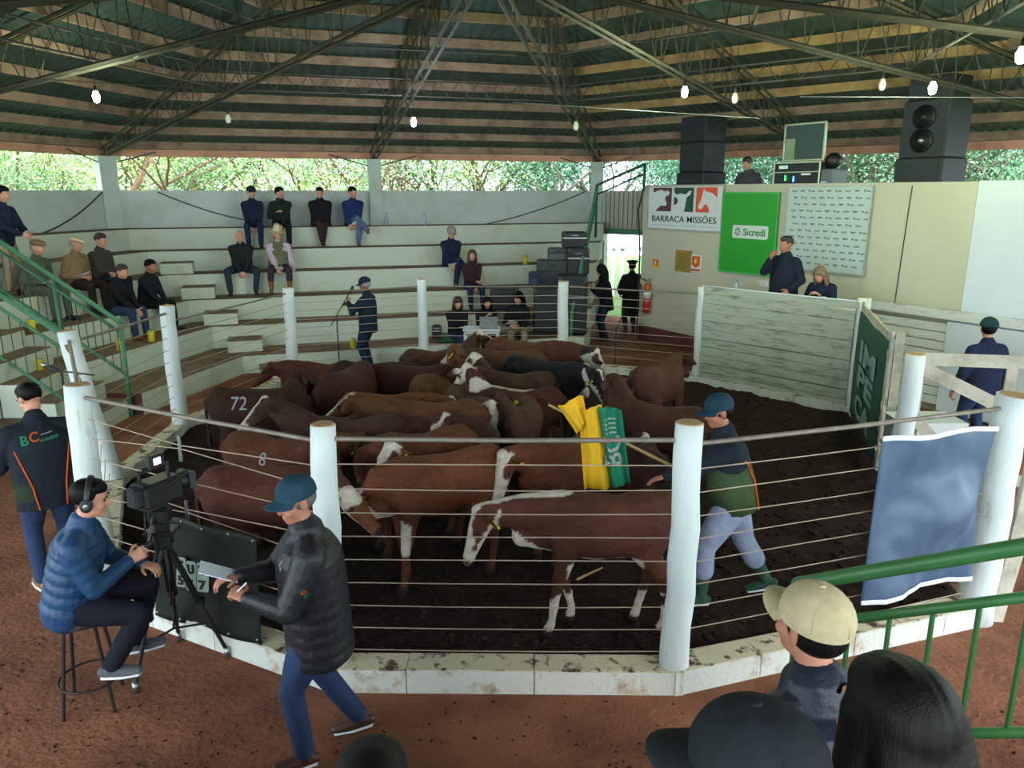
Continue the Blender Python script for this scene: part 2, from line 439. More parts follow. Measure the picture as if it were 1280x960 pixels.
# steel trusses from every pillar to the ridge
for k in range(12):
    a = A0+k*PI/6; rr = (HR if k % 2 == 0 else AP) - .05; d = Vector((math.cos(a), math.sin(a), 0)); sd = Vector((-d.y, d.x, 0))
    hs = RS*(math.cos(R(30)) if k % 2 == 0 else 1)
    topf = lambda r: roofz(0) - hs*r - .13
    bz0, bz1 = 4.06, 5.75
    botf = lambda r: bz1+(bz0-bz1)*r/rr
    mb = MB(); tp = lambda r, s=0: HC+d*r+sd*s+Vector((0, 0, topf(r))); bt = lambda r, s=0: HC+d*r+sd*s+Vector((0, 0, botf(r)))
    for f in (tp, bt):
        for s in (-.07, .07):
            mb.loft([f(.12, s), f(rr, s)], [.028]*2, seg=4, cap=False)
    N = 26
    for i in range(N):
        r0, r1 = .3+(rr-.4)*i/N, .3+(rr-.4)*(i+1)/N; s = .07 if i % 2 else -.07
        mb.loft([tp(r0, -s), bt((r0+r1)/2, s)], .009, seg=4, cap=False); mb.loft([bt((r0+r1)/2, s), tp(r1, -s)], .009, seg=4, cap=False)
        mb.loft([bt(r0, s), bt(r1, -s)], .007, seg=4, cap=False)
    mb.loft([tp(rr, 0), bt(rr, 0)-Vector((0, 0, .05))], .03, seg=4, cap=False)
    struct('roof_truss', mb, STEEL)
# collar of ties between trusses, halfway up, and short braces at the pillars
for frac, zz in ((.52, 4.95), (.3, 5.35)):
    mb = MB()
    for k in range(12):
        a = A0+k*PI/6; b = a+PI/6; r1 = frac*(HR if k % 2 == 0 else AP); r2 = frac*(HR if k % 2 else AP)
        p = HC+Vector((r1*math.cos(a), r1*math.sin(a), zz)); q = HC+Vector((r2*math.cos(b), r2*math.sin(b), zz))
        mb.loft([p, q], .016, seg=5, cap=False)
        if frac > .4:
            for i in range(8):
                u = p.lerp(q, i/8); w = p.lerp(q, (i+.5)/8)+Vector((0, 0, .28)); u2 = p.lerp(q, (i+1)/8)
                mb.loft([u, w], .008, seg=4, cap=False); mb.loft([w, u2], .008, seg=4, cap=False)
            mb.loft([p+Vector((0, 0, .28)), q+Vector((0, 0, .28))], .014, seg=5, cap=False)
    struct('roof_tie', mb, STEEL)
for p in (W1, (W1+W3)/2, W3):
    mb = MB(); dd = (W3-W1).normalized()
    for s in (-1, 1): 
        e = (dd if (s > 0 or p != W1) else (W1-W2).normalized())
        if p == W3 and s > 0: e = d34
        q = p+e*s*1.05+Vector((0, 0, 4.14)); mb.loft([p+Vector((0, 0, 3.85)), q], .014, seg=6, cap=False)
    struct('roof_brace', mb, STEEL)

# ---- the sale ring: kerb, bedding, posts
RP = dict(A2=(-4.45, 8.1), A1=(-3.35, 5.74), H=(-1.2, 4.63), I=(1.1, 4.6), J=(3.65, 5.45), K=(4.0, 7.6), G=(5.1, 11.1), F=(3.25, 13.1), E=(.95, 14.2), D=(-1.66, 14.15), C=(-3.85, 13.2), B=(-4.6, 10.2))
order = ['A2', 'A1', 'H', 'I', 'J', 'K', 'G', 'F', 'E', 'D', 'C', 'B']
rp = {k: Vector((*v, 0)) for k, v in RP.items()}
RC = Vector((.3, 10.0, 0))
def kerb(a, b, w=.2, h=.18, name='kerb'):
    p, q = rp[a], rp[b]; d = (q-p).normalized(); n = Vector((-d.y, d.x, 0))
    if (RC-p).dot(n) < 0: n = -n
    mb = MB(); L = (q-p).length; x = -.05; segs = []
    random.seed(hash(a) % 7 if False else ord(a[0]))
    while x < L+.05:
        l = min(random.uniform(.5, 1.1), L+.05-x); 
        if L+.05-x-l < .25: l = L+.05-x
        segs.append((x, x+l)); x += l
    for (x0, x1) in segs:
        j = random.uniform(-.006, .006)
        for (y0, y1, z0, z1, c) in ((-.11, w-.11, -.02, h-.01+j, 0), (-.105, w-.115, h-.012+j, h+j, 1)):
            mb.cur = c
            P = [p+d*(x0+.003)+n*y0, p+d*(x1-.003)+n*y0, p+d*(x1-.003)+n*y1, p+d*(x0+.003)+n*y1]
            i = mb.add([(v.x, v.y, z0) for v in P]+[(v.x, v.y, z1) for v in P])
            for f in ((3, 2, 1, 0), (4, 5, 6, 7), (0, 1, 5, 4), (1, 2, 6, 5), (2, 3, 7, 6), (3, 0, 4, 7)): mb.face([i+k for k in f])
    return struct(name, mb, [KERB, KERBT])
for a, b in zip(order, order[1:]+order[:1]):
    if (a, b) in (('K', 'G'), ('J', 'K')): continue
    kerb(a, b)
# bedding: lumpy surface inside the kerb
def inside(x, y, poly):
    c = False; n = len(poly)
    for i in range(n):
        x1, y1 = poly[i]; x2, y2 = poly[(i+1) % n]
        if (y1 > y) != (y2 > y) and x < (x2-x1)*(y-y1)/(y2-y1)+x1: c = not c
    return c
poly = [((rp[k]-RC)*.985+RC).to_tuple()[:2] for k in order]
poly[5:6] = [(4.2, 7.5), (4.72, 8.6), (5.1, 9.9)]
mb = MB(); idx = {}; st = .07
def bedz(x, y):
    return .05+.045*mnoise.noise(Vector((x*1.6, y*1.6, 0)))+.035*mnoise.noise(Vector((x*6, y*6, 3)))+.03*abs(mnoise.noise(Vector((x*14, y*14, 8))))
X0, Y0 = -5, 4.4; nx, ny = int(10.8/st), int(11.6/st)
inn = [[inside(X0+(i+.5)*st, Y0+(j+.5)*st, poly) for i in range(nx)] for j in range(ny)]
for j in range(ny):
    for i in range(nx):
        if not inn[j][i]: continue
        q = []
        for (a, b) in ((i, j), (i+1, j), (i+1, j+1), (i, j+1)):
            if (a, b) not in idx:
                x, y = X0+a*st, Y0+b*st; idx[(a, b)] = mb.add([(x, y, bedz(x, y))])
            q.append(idx[(a, b)])
        mb.face(q)
struct('floor_bedding', mb, SOIL, smooth=True)
mb = MB(); random.seed(3)
for i in range(2600):
    y = 4.8 + 7*random.random()**2; x = random.uniform(-4, 4.4)
    if not inside(x, y, poly): continue
    s = random.uniform(.012, .035); mb.ell((x, y, bedz(x, y)+s*.2), (s, s*random.uniform(.6, 1), s*.6), seg=6, rings=4)
tag(mb.build('bedding_clods', SOIL, smooth=True), 'dark clods of bedding trodden over the ring floor', 'clods', kind='stuff')
mb = MB(); mb.cyl((.55, 5.9, .1), (.78, 6.05, .13), .012, .007); tag(mb.build('wood_stick', WOODCUT), 'short pale stick lying on the dark bedding', 'stick')

POSTL = {'A2': 'tall whitewashed post leaning behind the left camera operator, split down its face', 'A1': 'whitewashed round post beside the seated camera operator',
 'H': 'whitewashed post behind the man in the teal cap', 'I': 'bright whitewashed post nearest the middle of the ring front', 'J': 'thick whitewashed post at the end of the blue tarpaulin',
 'K': 'leaning whitewashed gate post between the open green gate and the braced gate', 'G': 'whitewashed post at the corner of plank panel and green banner gate', 'F': 'slim white post where the wire fence meets the plank panel',
 'E': 'far white post in front of the black cases', 'D': 'far white post left of the women at the table', 'C': 'far white post left of the standing man with microphone stand', 'B': 'white post in front of the lowest seated man in jeans'}
PR = dict(A2=.105, A1=.1, H=.085, I=.092, J=.125, K=.1, G=.1, F=.085, E=.1, D=.09, C=.1, B=.1)
PH = dict(A2=1.83, A1=1.83, H=1.85, I=1.87, J=1.82, K=1.68, G=1.78, F=1.72, E=1.68, D=1.72, C=1.68, B=1.8)
LEAN = dict(A2=(-.3, 0), I=(.02, 0), G=(.02, .05), K=(.08, 0), J=(.04, .02))
def tops(k, z=None):
    l = LEAN.get(k, (0, 0)); z = PH[k] if z is None else z
    return rp[k]+Vector((l[0]*z/PH[k], l[1]*z/PH[k], z))
for k in order:
    random.seed(ord(k[0])+len(k)); mb = MB(); pts, rad = [], []
    wob = [(random.uniform(-.012, .012), random.uniform(-.012, .012)) for _ in range(9)]
    for i in range(9):
        z = PH[k]*i/8; c = tops(k, z)
        pts.append((c.x+wob[i][0], c.y+wob[i][1], z-(.02 if i == 0 else 0))); rad.append(PR[k]*(1.08-.14*i/8+random.uniform(-.02, .02)))
    mb.loft(pts, rad, seg=18, cap=False)
    root = mb.build('fence_post', POST, smooth=False); root.data.polygons.foreach_set('use_smooth', [len(p.vertices) == 4 for p in root.data.polygons])
    tag(root, POSTL[k], 'post', 'posts of the sale ring')
    e = MB(); c = Vector(pts[-1]); e.cyl(c+V(0, 0, -.001), c+V(0, 0, .008), rad[-1]*.93, rad[-1]*.85, seg=18); e.build('cut_top', WOODCUT, root)
    if k == 'A2':
        e = MB(); p0, p1 = tops(k, .75), tops(k, 1.7); e.loft([p0+V(.02, -.1, 0), (p0+p1)/2+V(.03, -.1, 0), p1+V(0, -.094, 0)], [.02, .028, .02], [.006]*3, seg=8, ref=(1, 0, 0)); e.build('bark_split', mat('bark', (120, 94, 66), .9, var=.2), root)

# wire fence bays: a top pipe and nine wires
BAYL = {('B', 'A2'): 'wire fence bay left of the ring between two white posts, with a top pipe', ('A2', 'A1'): 'short wire fence bay beside the seated camera operator',
 ('A1', 'H'): 'wire fence bay behind the video camera, its wires pinched together by a clamp', ('H', 'I'): 'wire fence bay across the nearest cattle, with grey top pipe',
 ('I', 'J'): 'wire fence bay in front of the man driving cattle and the blue tarpaulin', ('F', 'E'): 'far wire fence bay in front of the entrance and extinguisher',
 ('E', 'D'): 'far wire fence bay in front of the women at the table', ('D', 'C'): 'far wire fence bay in front of the standing man with microphone', ('C', 'B'): 'wire fence bay in front of the tiers with step blocks'}
def bay(a, b):
    L = (rp[b]-rp[a]); d = L.normalized()
    n = Vector((d.y, -d.x, 0)); 
    if (RC-rp[a]).dot(n) > 0: n = -n
    t = thing('wire_fence', BAYL[(a, b)], 'fence', rp[a], 0, 'wire fence bays of the ring')
    h = min(PH[a], PH[b])
    zt = h-.09
    pa, pb = tops(a, zt), tops(b, zt)
    mb = MB(); mid = (pa+pb)/2+V(0, 0, -.008); mb.loft([pa+d*PR[a]*.8, mid, pb-d*PR[b]*.8], .017 if a not in 'DEC' else .014, seg=8, cap=True); mb.build('top_pipe', PIPE, t, True, world=True)
    for i in range(9):
        z = zt-.17-i*.166*(h/1.85)
        if z < .2: continue
        pa, pb = tops(a, z)+d*PR[a]*.5, tops(b, z)-d*PR[b]*.5
        if (a, b) == ('A1', 'H') and i in (0, 1, 3, 4):
            x = .45; q = pa.lerp(pb, x)+V(0, 0, -.06 if i in (0, 3) else .08); pts = [pa, q, pb]
        else:
            sag = random.uniform(-.012, .004); pts = [pa, pa.lerp(pb, .33)+V(0, 0, sag), pa.lerp(pb, .66)+V(0, 0, sag), pb]
        m2 = MB(); m2.tube(pts, .0042 if a in 'HIA1A2' else .0052, 6); m2.build('wire', WIRE, t, world=True)
    if (a, b) == ('A1', 'H'):
        for i in (0, 3):
            z = zt-.17-(i+.5)*.166; q = tops(a, z).lerp(tops(b, z), .45); m2 = MB(); m2.rbox(q, (.025, .02, .2), .005); m2.build('wire_clamp', CHROME, t, world=True)
    return t
random.seed(9)
for ab in BAYL: bay(*ab)
# ================================================================== people
def ik(a, t, l1, l2, hint):
    a, t = Vector(a), Vector(t); d = t-a; L = d.length
    if L > (l1+l2)*.995: t = a + d.normalized()*(l1+l2)*.995; d = t-a; L = d.length
    L = max(L, abs(l1-l2)+.02)
    x = (l1*l1-l2*l2+L*L)/(2*L); y = math.sqrt(max(0, l1*l1-x*x)); u = d.normalized()
    h = Vector(hint); h = h-u*h.dot(u); h.normalize()
    return a+u*x+h*y, t
def resample(pts, ra, rb, step, amp=0, period=.09, ph=0):
    P, A, B = [], [], []; s = 0
    for i in range(len(pts)-1):
        p, q = Vector(pts[i]), Vector(pts[i+1]); L = (q-p).length; n = max(1, int(L/step))
        for k in range(n+(1 if i == len(pts)-2 else 0)):
            f = k/n; m_ = 1+amp*(abs(math.sin(PI*(s+L*f)/period+ph))-.55)
            P.append(p.lerp(q, f)); A.append((ra[i]*(1-f)+ra[i+1]*f)*m_); B.append((rb[i]*(1-f)+rb[i+1]*f)*m_)
        s += L
    return P, A, B
def hand_mb(w, d, pn, curl, side, s=1.0, thumb=1.0):
    A = Vector(d).normalized(); N = Vector(pn); N = (N-A*N.dot(A)).normalized(); B = -(A.cross(N))*side; w = Vector(w)
    mb = MB()
    mb.loft([w-A*.02*s, w+A*.03*s, w+A*.085*s], [.026*s, .036*s, .041*s], [.019*s, .017*s, .013*s], seg=10, refs=[B]*3)
    for i, L in enumerate((.072, .08, .074, .058)):
        p = w+A*(.086-(.006 if i in (0, 3) else 0))*s+B*(.031-.0208*i)*s; dd = A.copy(); pts = [p]
        c = R(curl*(1+.12*i))
        for k, fr in enumerate((.42, .32, .26)):
            rot = Matrix.Rotation(c*(1 if k else .8), 3, A.cross(N)); dd = rot @ dd; pts.append(pts[-1]+dd*L*fr*s)
        mb.loft(pts, [.0092*s, .0085*s, .0075*s, .0062*s], seg=8, refs=[B]*4)
    td = (A*.62+B*.72+N*.3*thumb).normalized(); p = w+A*.022*s+B*.026*s
    t2 = (A*.85+B*.25+N*.45*thumb).normalized()
    mb.loft([p, p+td*.042*s, p+td*.042*s+t2*.032*s], [.0125*s, .0108*s, .008*s], seg=8, refs=[N]*3)
    return mb
def person(label, loc, yaw, pose='stand', h=1.75, seat=.45, lean=0, side_lean=0, head=(0, 0), hands=None, feet=None, jacket=None, trousers=None, shoes=None,
           skin=None, hair=None, style='short', hat=None, hatm=None, girth=1.0, vox=.02, fine=False, puff=0, jlen=.14, group=None, palm=None, curl=28, hdir=None,
           legw=1.0, jname='jacket', knee_hint=None, collar=True, foot_yaw=(8, -8), hood=False, sleeve_m=None, boots=None, elbow=None):
    k = h/1.75; t = thing('person', label, 'person', loc, yaw, group)
    jacket = jacket or cloth('black', (26, 28, 32)); trousers = trousers or cloth('jeans', (44, 66, 100)); shoes = shoes or BLACKB
    skin = skin or SKIN; hair = hair or HAIRK
    la = R(lean); sa = R(side_lean); u = Vector((math.sin(la)*math.cos(sa), math.sin(sa), math.cos(la)*math.cos(sa))).normalized()
    sd = Vector((0, 1, 0)); sd = (sd-u*sd.dot(u)).normalized(); fw = sd.cross(u)
    P0 = Vector((0, 0, .93*k)) if pose == 'stand' else Vector((0, 0, seat+.11))
    Sh = P0+u*.47*k; Nb = P0+u*.52*k
    nd = (u+fw*math.sin(R(head[0]))*.35+Vector((.12, 0, 0))).normalized(); Hc = Nb+nd*.158*k
    Rh = Matrix.Rotation(R(head[1]), 3, 'Z') @ Matrix.Rotation(R(head[0]), 3, 'Y')
    hk = k*(1.06 if fine else 1.1); hp = lambda x, y, z: Hc+(Rh @ Vector((x, y, z)))*hk
    kk = k
    if pose == 'stand':
        feet = feet or ((.0, .11, .08), (.04, -.11, .08))
        kh = knee_hint or ((1, .1, .1), (1, -.1, .1))
    else:
        feet = feet or ((.46, .13, .08), (.44, -.13, .08))
        kh = knee_hint or ((.6, .12, 1), (.6, -.12, 1))
    hands = hands or (((.2, .1, P0.z+.1), (.2, -.1, P0.z+.1)) if pose != 'stand' else ((.03, .27, P0.z-.1), (.03, -.27, P0.z-.1)))
    g = girth; gb = 1+(g-1)*.7
    J = {}
    for i, s in enumerate((1, -1)):
        sh = Sh+sd*s*.172*k*(1+(g-1)*.4)-u*.062*k
        hint = (elbow[i] if elbow else (-.35, s*.55, -.7))
        el, wr = ik(sh, hands[i], .29*k, .255*k, hint)
        hip = P0+sd*s*.09*k-u*.03
        kn, an = ik(hip, feet[i][:3], .435*k, .425*k, kh[i])
        J[s] = (sh, el, wr, hip, kn, an)
    # ---- body: one continuous surface
    mb = MB()
    TR = [(-.06, .145, .105), (.02, .15, .11), (.13, .14, .1), (.26, .15, .105), (.37, .16, .105), (.45, .12, .08)]
    mb.loft([P0+u*a*k for a, _, _ in TR], [w*.84*g*k for _, w, _ in TR], [d*.84*g*k for _, _, d in TR], refs=[sd]*6, seg=16)
    mb.loft([Sh-u*.03, Nb+u*.02*k, Hc-Vector((0, 0, .04*k))], [.062*k, .056*k, .052*k], seg=12, refs=[sd]*3)
    def hel(c, r, rot=None): 
        mb.ell(hp(*c), [x*hk for x in r], Rh if rot is None else Rh @ rot, seg=18, rings=12)
    hel((-.012, 0, .03), (.096, .076, .088)); hel((.028, 0, -.03), (.062, .06, .082)); hel((.055, 0, -.088), (.032, .032, .024)); hel((.012, 0, -.055), (.06, .056, .055))
    mb.loft([hp(.084, 0, .012), hp(.104, 0, -.022), hp(.1, 0, -.032)], [.008*k, .013*k, .015*k], [.008*k, .014*k, .01*k], seg=8)
    hel((.076, 0, .028), (.016, .052, .012)); hel((.083, 0, -.058), (.012, .024, .007)); hel((.081, 0, -.07), (.012, .021, .008))
    for s in (1, -1):
        hel((-.008, s*.077, -.008), (.018, .008, .031), Matrix.Rotation(R(-s*18), 3, 'Z')); hel((.06, s*.04, -.03), (.025, .022, .022))
        sh, el, wr, hip, kn, an = J[s]
        mb.loft([Sh-u*.05, sh-u*.01], [.045*k, .042*k], seg=10); mb.loft([sh, el], [.042*k, .034*k], seg=10); mb.loft([el, wr], [.034*k, .027*k], seg=10)
        mb.loft([hip, kn], [.06*k, .042*k], seg=10); mb.loft([kn, an], [.042*k, .034*k], seg=10)
    body = voxel(mb, vox, 1 if fine else 2)
    pj = {}
    for i, s in enumerate((1, -1)):
        sh, el, wr, hip, kn, an = J[s]
        d = Vector(hdir[i]) if hdir and hdir[i] else (wr-el).normalized(); pn = Vector(palm[i]) if palm else (Vector((0, -s, -.3)) if pose == 'stand' else Vector((0, -s*.5, -1)))
        c = curl[i] if isinstance(curl, (tuple, list)) else curl
        hm = hand_mb(wr+d*.005, d, pn, c, s, k*1.04); pj[s] = (wr, d)
        if fine: hm = voxel(hm, .0045, 1)
        body.merge(hm)
    ob = body.build('body', skin, t, True)
    if fine or vox < .016:
        for s in (1, -1):
            e = MB(); e.ell(hp(.081, s*.031, .004), (.008*k, .0125*k, .0055*k), Rh, seg=10, rings=6); e.build('eye', EYE, t, True)
            e = MB(); e.loft([hp(.092, s*.016, .026), hp(.092, s*.034, .031), hp(.082, s*.05, .024)], [.0035*k]*3, [.005*k]*3, seg=6); e.build('eyebrow', hair, t, True)
    # ---- jacket
    mb = MB(); jv = vox*.9
    TR = [(-jlen, .192, .142), (.0, .186, .14), (.12, .186, .142), (.25, .19, .141), (.36, .196, .134), (.425, .165, .11), (.462, .098, .084), (.487, .078, .076)]
    if pose == 'sit': TR = [(max(-jlen, -.06), .195, .15)] + TR[1:]
    if style == 'thin': pass
    P, A, B = [P0+u*a*k for a, _, _ in TR], [w*g*k for _, w, _ in TR], [d*g*k for _, _, d in TR]
    P, A, B = resample(P, A, B, .018 if puff else .05, puff, .075)
    mb.loft(P, A, B, refs=[sd]*len(P), seg=24, cap=(pose == 'sit', True))
    for i, s in enumerate((1, -1)):
        sh, el, wr, hip, kn, an = J[s]
        mb.loft([Sh-u*.015*k+sd*s*.03, sh+u*.0], [.062*k, .072*k*gb], seg=14, refs=[u]*2)
        w2 = wr-(wr-el).normalized()*.01
        P, A, B = resample([sh, sh.lerp(el, .5), el, el.lerp(w2, .5), w2], [.074*k*gb, .066*k*gb, .056*k*gb, .05*k*gb, .043*k], [.074*k*gb, .066*k*gb, .056*k*gb, .05*k*gb, .043*k], .018 if puff else .06, puff*1.2, .07)
        mb.loft(P, A, B, seg=14); mb.ell(el, (.057*k*gb,)*3)
    if collar: mb.loft([Nb-u*.055, Nb+u*.004*k+nd*.004], [.08*k, .073*k], [.084*k, .077*k], refs=[sd]*2, seg=14)
    if hood: mb.ell(Nb-fw*.08*k-u*.01, (.06*k, .1*k, .05*k))
    j = voxel(mb, jv, 1 if puff or fine else 2); jo = j.build(jname, jacket, t, True)
    # ---- trousers
    mb = MB()
    if pose == 'stand': mb.ell(P0-u*.02, (.118*g*k, .165*g*k, .14*k))
    else: mb.ell(P0-u*.02+Vector((.03, 0, 0)), (.15*g*k, .18*g*k, .13*k))
    for s in (1, -1):
        sh, el, wr, hip, kn, an = J[s]; l = legw
        a2 = an-(an-kn).normalized()*(.03 if not boots else .22)
        q = kn.lerp(a2, .45)
        mb.loft([hip, hip.lerp(kn, .5), kn], [.096*gb*k*l, .086*gb*k*l, .07*k*l], seg=14); mb.ell(kn, (.072*k*l,)*3); mb.loft([kn, q, a2], [.07*k*l, .066*k*l, (.06 if not boots else .07)*k*l], seg=14)
    voxel(mb, vox, 2).build('trousers', trousers, t, True)
    # ---- footwear
    for i, s in enumerate((1, -1)):
        sh, el, wr, hip, kn, an = J[s]
        yw = R(foot_yaw[i]); f = Vector((math.cos(yw), math.sin(yw), 0)); up = Vector((0, 0, 1))
        if isinstance(feet[i], (tuple, list)) and len(feet[i]) > 3:
            f = (f*math.cos(feet[i][3])-up*math.sin(feet[i][3])).normalized()
        n2 = f.cross(up).cross(f)*-1 if False else (up-f*up.dot(f)).normalized(); sdv = n2.cross(f)
        b = an-n2*.038*k
        m2 = MB(); m2.loft([b-f*.055*k, b+f*.01*k, b+f*.09*k, b+f*.165*k], [.032*k, .036*k, .044*k, .036*k], [.036*k, .046*k, .036*k, .026*k], refs=[sdv]*4, seg=12)
        m2.loft([an-n2*.02, an+n2*.02], [.042*k, .043*k], refs=[sdv]*2, seg=12)
        if boots: m2.loft([an, an.lerp(kn, .3), an.lerp(kn, .62)], [.046*k, .058*k, .066*k], seg=12)
        sh_o = voxel(m2, .009 if fine else .016, 1).build('boot' if boots else 'shoe', boots or shoes, t, True)
        if fine:
            m3 = MB(); m3.loft([b-f*.055*k-n2*.03*k, b+f*.06*k-n2*.03*k, b+f*.165*k-n2*.024*k], [.035*k, .045*k, .036*k], [.013*k]*3, refs=[sdv]*3, seg=12)
            m3.build('sole', PAPER, sh_o, True)
    # ---- hair
    mb = MB()
    def he(c, r, rot=None): mb.ell(hp(*c), [x*hk for x in r], Rh if rot is None else Rh @ rot, seg=20, rings=14)
    hv = min(vox, .012)*.9
    if style in ('short', 'long', 'pony', 'thick', 'big'):
        if hat and style == 'short': he((-.022, 0, .008), (.088, .079, .072))
        else:
            he((-.02, 0, .036), (.094, .081, .087) if style == 'short' else (.098, .084, .09)); he((.002, 0, .072), (.086, .072, .052))
        if style in ('long', 'pony', 'big'): 
            he((-.02, 0, .04), (.101, .089, .092))
        if style == 'long' or style == 'big':
            e = .03 if style == 'big' else 0
            mb.loft([hp(-.05, 0, .04), hp(-.085, 0, -.06), hp(-.09, 0, -.18), hp(-.085, 0, -.3-e)], [.085*hk, .092*hk, .09*hk, .06*hk], [.06*hk, .05*hk, .045*hk, .03*hk], seg=14, refs=[sd]*4)
            for s in (1, -1): mb.loft([hp(-.0, s*.07, .04), hp(.005, s*.082, -.06), hp(.0, s*.085, -.17), hp(-.01, s*.08, -.27-e)], [.03*hk, .024*hk, .028*hk, .018*hk], [.045*hk, .04*hk, .04*hk, .025*hk], seg=10, refs=[sd]*4)
        if style == 'pony': mb.loft([hp(-.1, 0, .05), hp(-.15, 0, .0), hp(-.14, 0, -.15)], [.03*hk, .035*hk, .015*hk], seg=10)
        hm = voxel(mb, hv, 1)
        if style in ('long', 'big') and fine: 
            hm.v = [tuple(Vector(v)+(Vector(v)-Hc).normalized()*.004*mnoise.noise(Vector((v[0]*8, v[1]*60, v[2]*3)))) for v in hm.v]
        hm.build('hair', hair, t, True)
    elif style == 'fringe':
        he((-.03, 0, .0), (.09, .081, .07)); voxel(mb, hv, 1).build('hair', hair, t, True)
    # ---- hats
    if hat:
        hatm = hatm or cloth('hat_black', (24, 28, 34))
        if hat == 'cap':
            m2 = MB(); nu, nv = 28, 10
            def dome(u_, v_):
                a = 2*PI*u_; 
                if v_ < .25: z = .03+(.05-.03)*v_/.25; r = 1.0; return hp(-.01+.108*r*math.cos(a), .094*r*math.sin(a), z)
                q = (v_-.25)/.75*PI/2; return hp(-.01+.108*math.cos(q)*math.cos(a), .094*math.cos(q)*math.sin(a), .05+.09*math.sin(q)*(1 if math.cos(a) < 0 else 1+.03*math.cos(a)))
            m2.grid(dome, nu, nv, close_u=True); co = m2.build('cap', hatm, t, True)
            m3 = MB(); N_ = 15
            for lay in (0, 1):
                for a in range(N_):
                    for b in range(5):
                        an_ = R(-68+136*a/(N_-1)); f_ = b/4
                        x = -.008+.1*math.cos(an_)+f_*.078*max(0, math.cos(an_*1.15))**.6; y = .088*math.sin(an_)*(1+.04*f_)
                        z = .042-.012*f_-1.7*y*y*(.6+f_*1.2)-lay*.004
                        m3.v.append(tuple(hp(x, y, z)))
            o2 = N_*5
            for a in range(N_-1):
                for b in range(4):
                    i0 = a*5+b; m3.face((i0, i0+1, i0+6, i0+5)); m3.face((o2+i0, o2+i0+5, o2+i0+6, o2+i0+1))
            for a in range(N_-1): m3.face((a*5+4, o2+a*5+4, o2+a*5+9, a*5+9))
            m3.build('cap_brim', hatm, co, True)
            m4 = MB(); m4.ell(hp(-.008, 0, .139), (.009*hk, .009*hk, .005*hk), Rh); m4.build('cap_button', hatm, co, True)
            if fine:
                m5 = MB()
                for q in range(6):
                    a = q*PI/3+R(30)*0; pts = []
                    for v_ in range(9):
                        el_ = PI/2*v_/8; pts.append(hp(-.01+.109*math.cos(el_)*math.cos(a), .095*math.cos(el_)*math.sin(a), .045+.0935*math.sin(el_)))
                    m5.loft(pts, .0016*hk, seg=5)
                m5.build('cap_seams', hatm, co, True)
        elif hat == 'flatcap':
            m2 = MB(); m2.ell(hp(.01, 0, .075), (.122*hk, .1*hk, .042*hk), Rh @ Matrix.Rotation(R(8), 3, 'Y')); m2.ell(hp(-.01, 0, .055), (.1*hk, .088*hk, .04*hk), Rh); m2.ell(hp(.1, 0, .048), (.045*hk, .06*hk, .009*hk), Rh @ Matrix.Rotation(R(18), 3, 'Y')); voxel(m2, .01, 1).build('flat_cap', hatm, t, True)
        elif hat == 'brim':
            m2 = MB(); m2.ell(hp(0, 0, .055), (.185*hk, .165*hk, .017*hk), Rh, seg=24); m2.loft([hp(0, 0, .055), hp(0, 0, .1), hp(0, 0, .15)], [.1*hk, .096*hk, .082*hk], [.086*hk, .08*hk, .064*hk], seg=18, refs=[Rh @ Vector((1, 0, 0))]*3); voxel(m2, .01, 1).build('brimmed_hat', hatm, t, True)
        elif hat == 'beret':
            m2 = MB(); m2.ell(hp(-.01, 0, .098), (.135*hk, .13*hk, .034*hk), Rh); m2.ell(hp(-.01, 0, .06), (.1*hk, .088*hk, .04*hk), Rh); m2.ell(hp(-.01, 0, .132), (.012*hk, .012*hk, .012*hk), Rh); voxel(m2, .01, 1).build('beret', hatm, t, True)
        elif hat == 'hood':
            m2 = MB(); m2.ell(hp(-.035, 0, .02), (.115*hk, .108*hk, .128*hk), Rh); m2.loft([hp(-.04, 0, -.05), Nb-u*.02], [.1*hk, .11*hk], seg=14); voxel(m2, .014, 2).build('hood', jacket, t, True)
    M = t.matrix_basis
    return dict(root=t, M=M, hp=lambda x, y, z: M @ hp(x, y, z), wr={s: (M @ pj[s][0], (M.to_3x3() @ pj[s][1])) for s in pj}, Rh=M.to_3x3() @ Rh, jacket=jo, J=J, P0=P0, u=u, fw=fw, sd=sd, k=k)
# ================================================================== cattle
HIDE = mat('hide', (240, 240, 240), .7, var=.26, scale=11, bump=.7, bscale=55, vcol=True, spec=.2, stretch=(1, 1, 1.6))
HIDEC = mat('hide_curly', (255, 255, 255), .9, var=.25, scale=38, bump=1, bscale=38, vcol=True, spec=.2)
HOOF = mat('hoof', (52, 42, 36), .6)
TAGY = mat('ear_tag_yellow', (224, 206, 30), .5, var=.03)
CHALK = mat('chalk_mark', (150, 150, 154), .9)
def sdist(P, a, b):
    a, b = np.array(a), np.array(b); ab = b-a; t = np.clip(((P-a)@ab)/(ab@ab), 0, 1); return np.linalg.norm(P-(a+t[:, None]*ab), axis=1), t
RED = (112, 52, 32); DRED = (82, 42, 32); BRN = (64, 40, 32); DBR = (44, 31, 28); BLK = (26, 24, 26); TANR = (136, 72, 40); WHT = (206, 196, 180); CRM = (186, 176, 140)
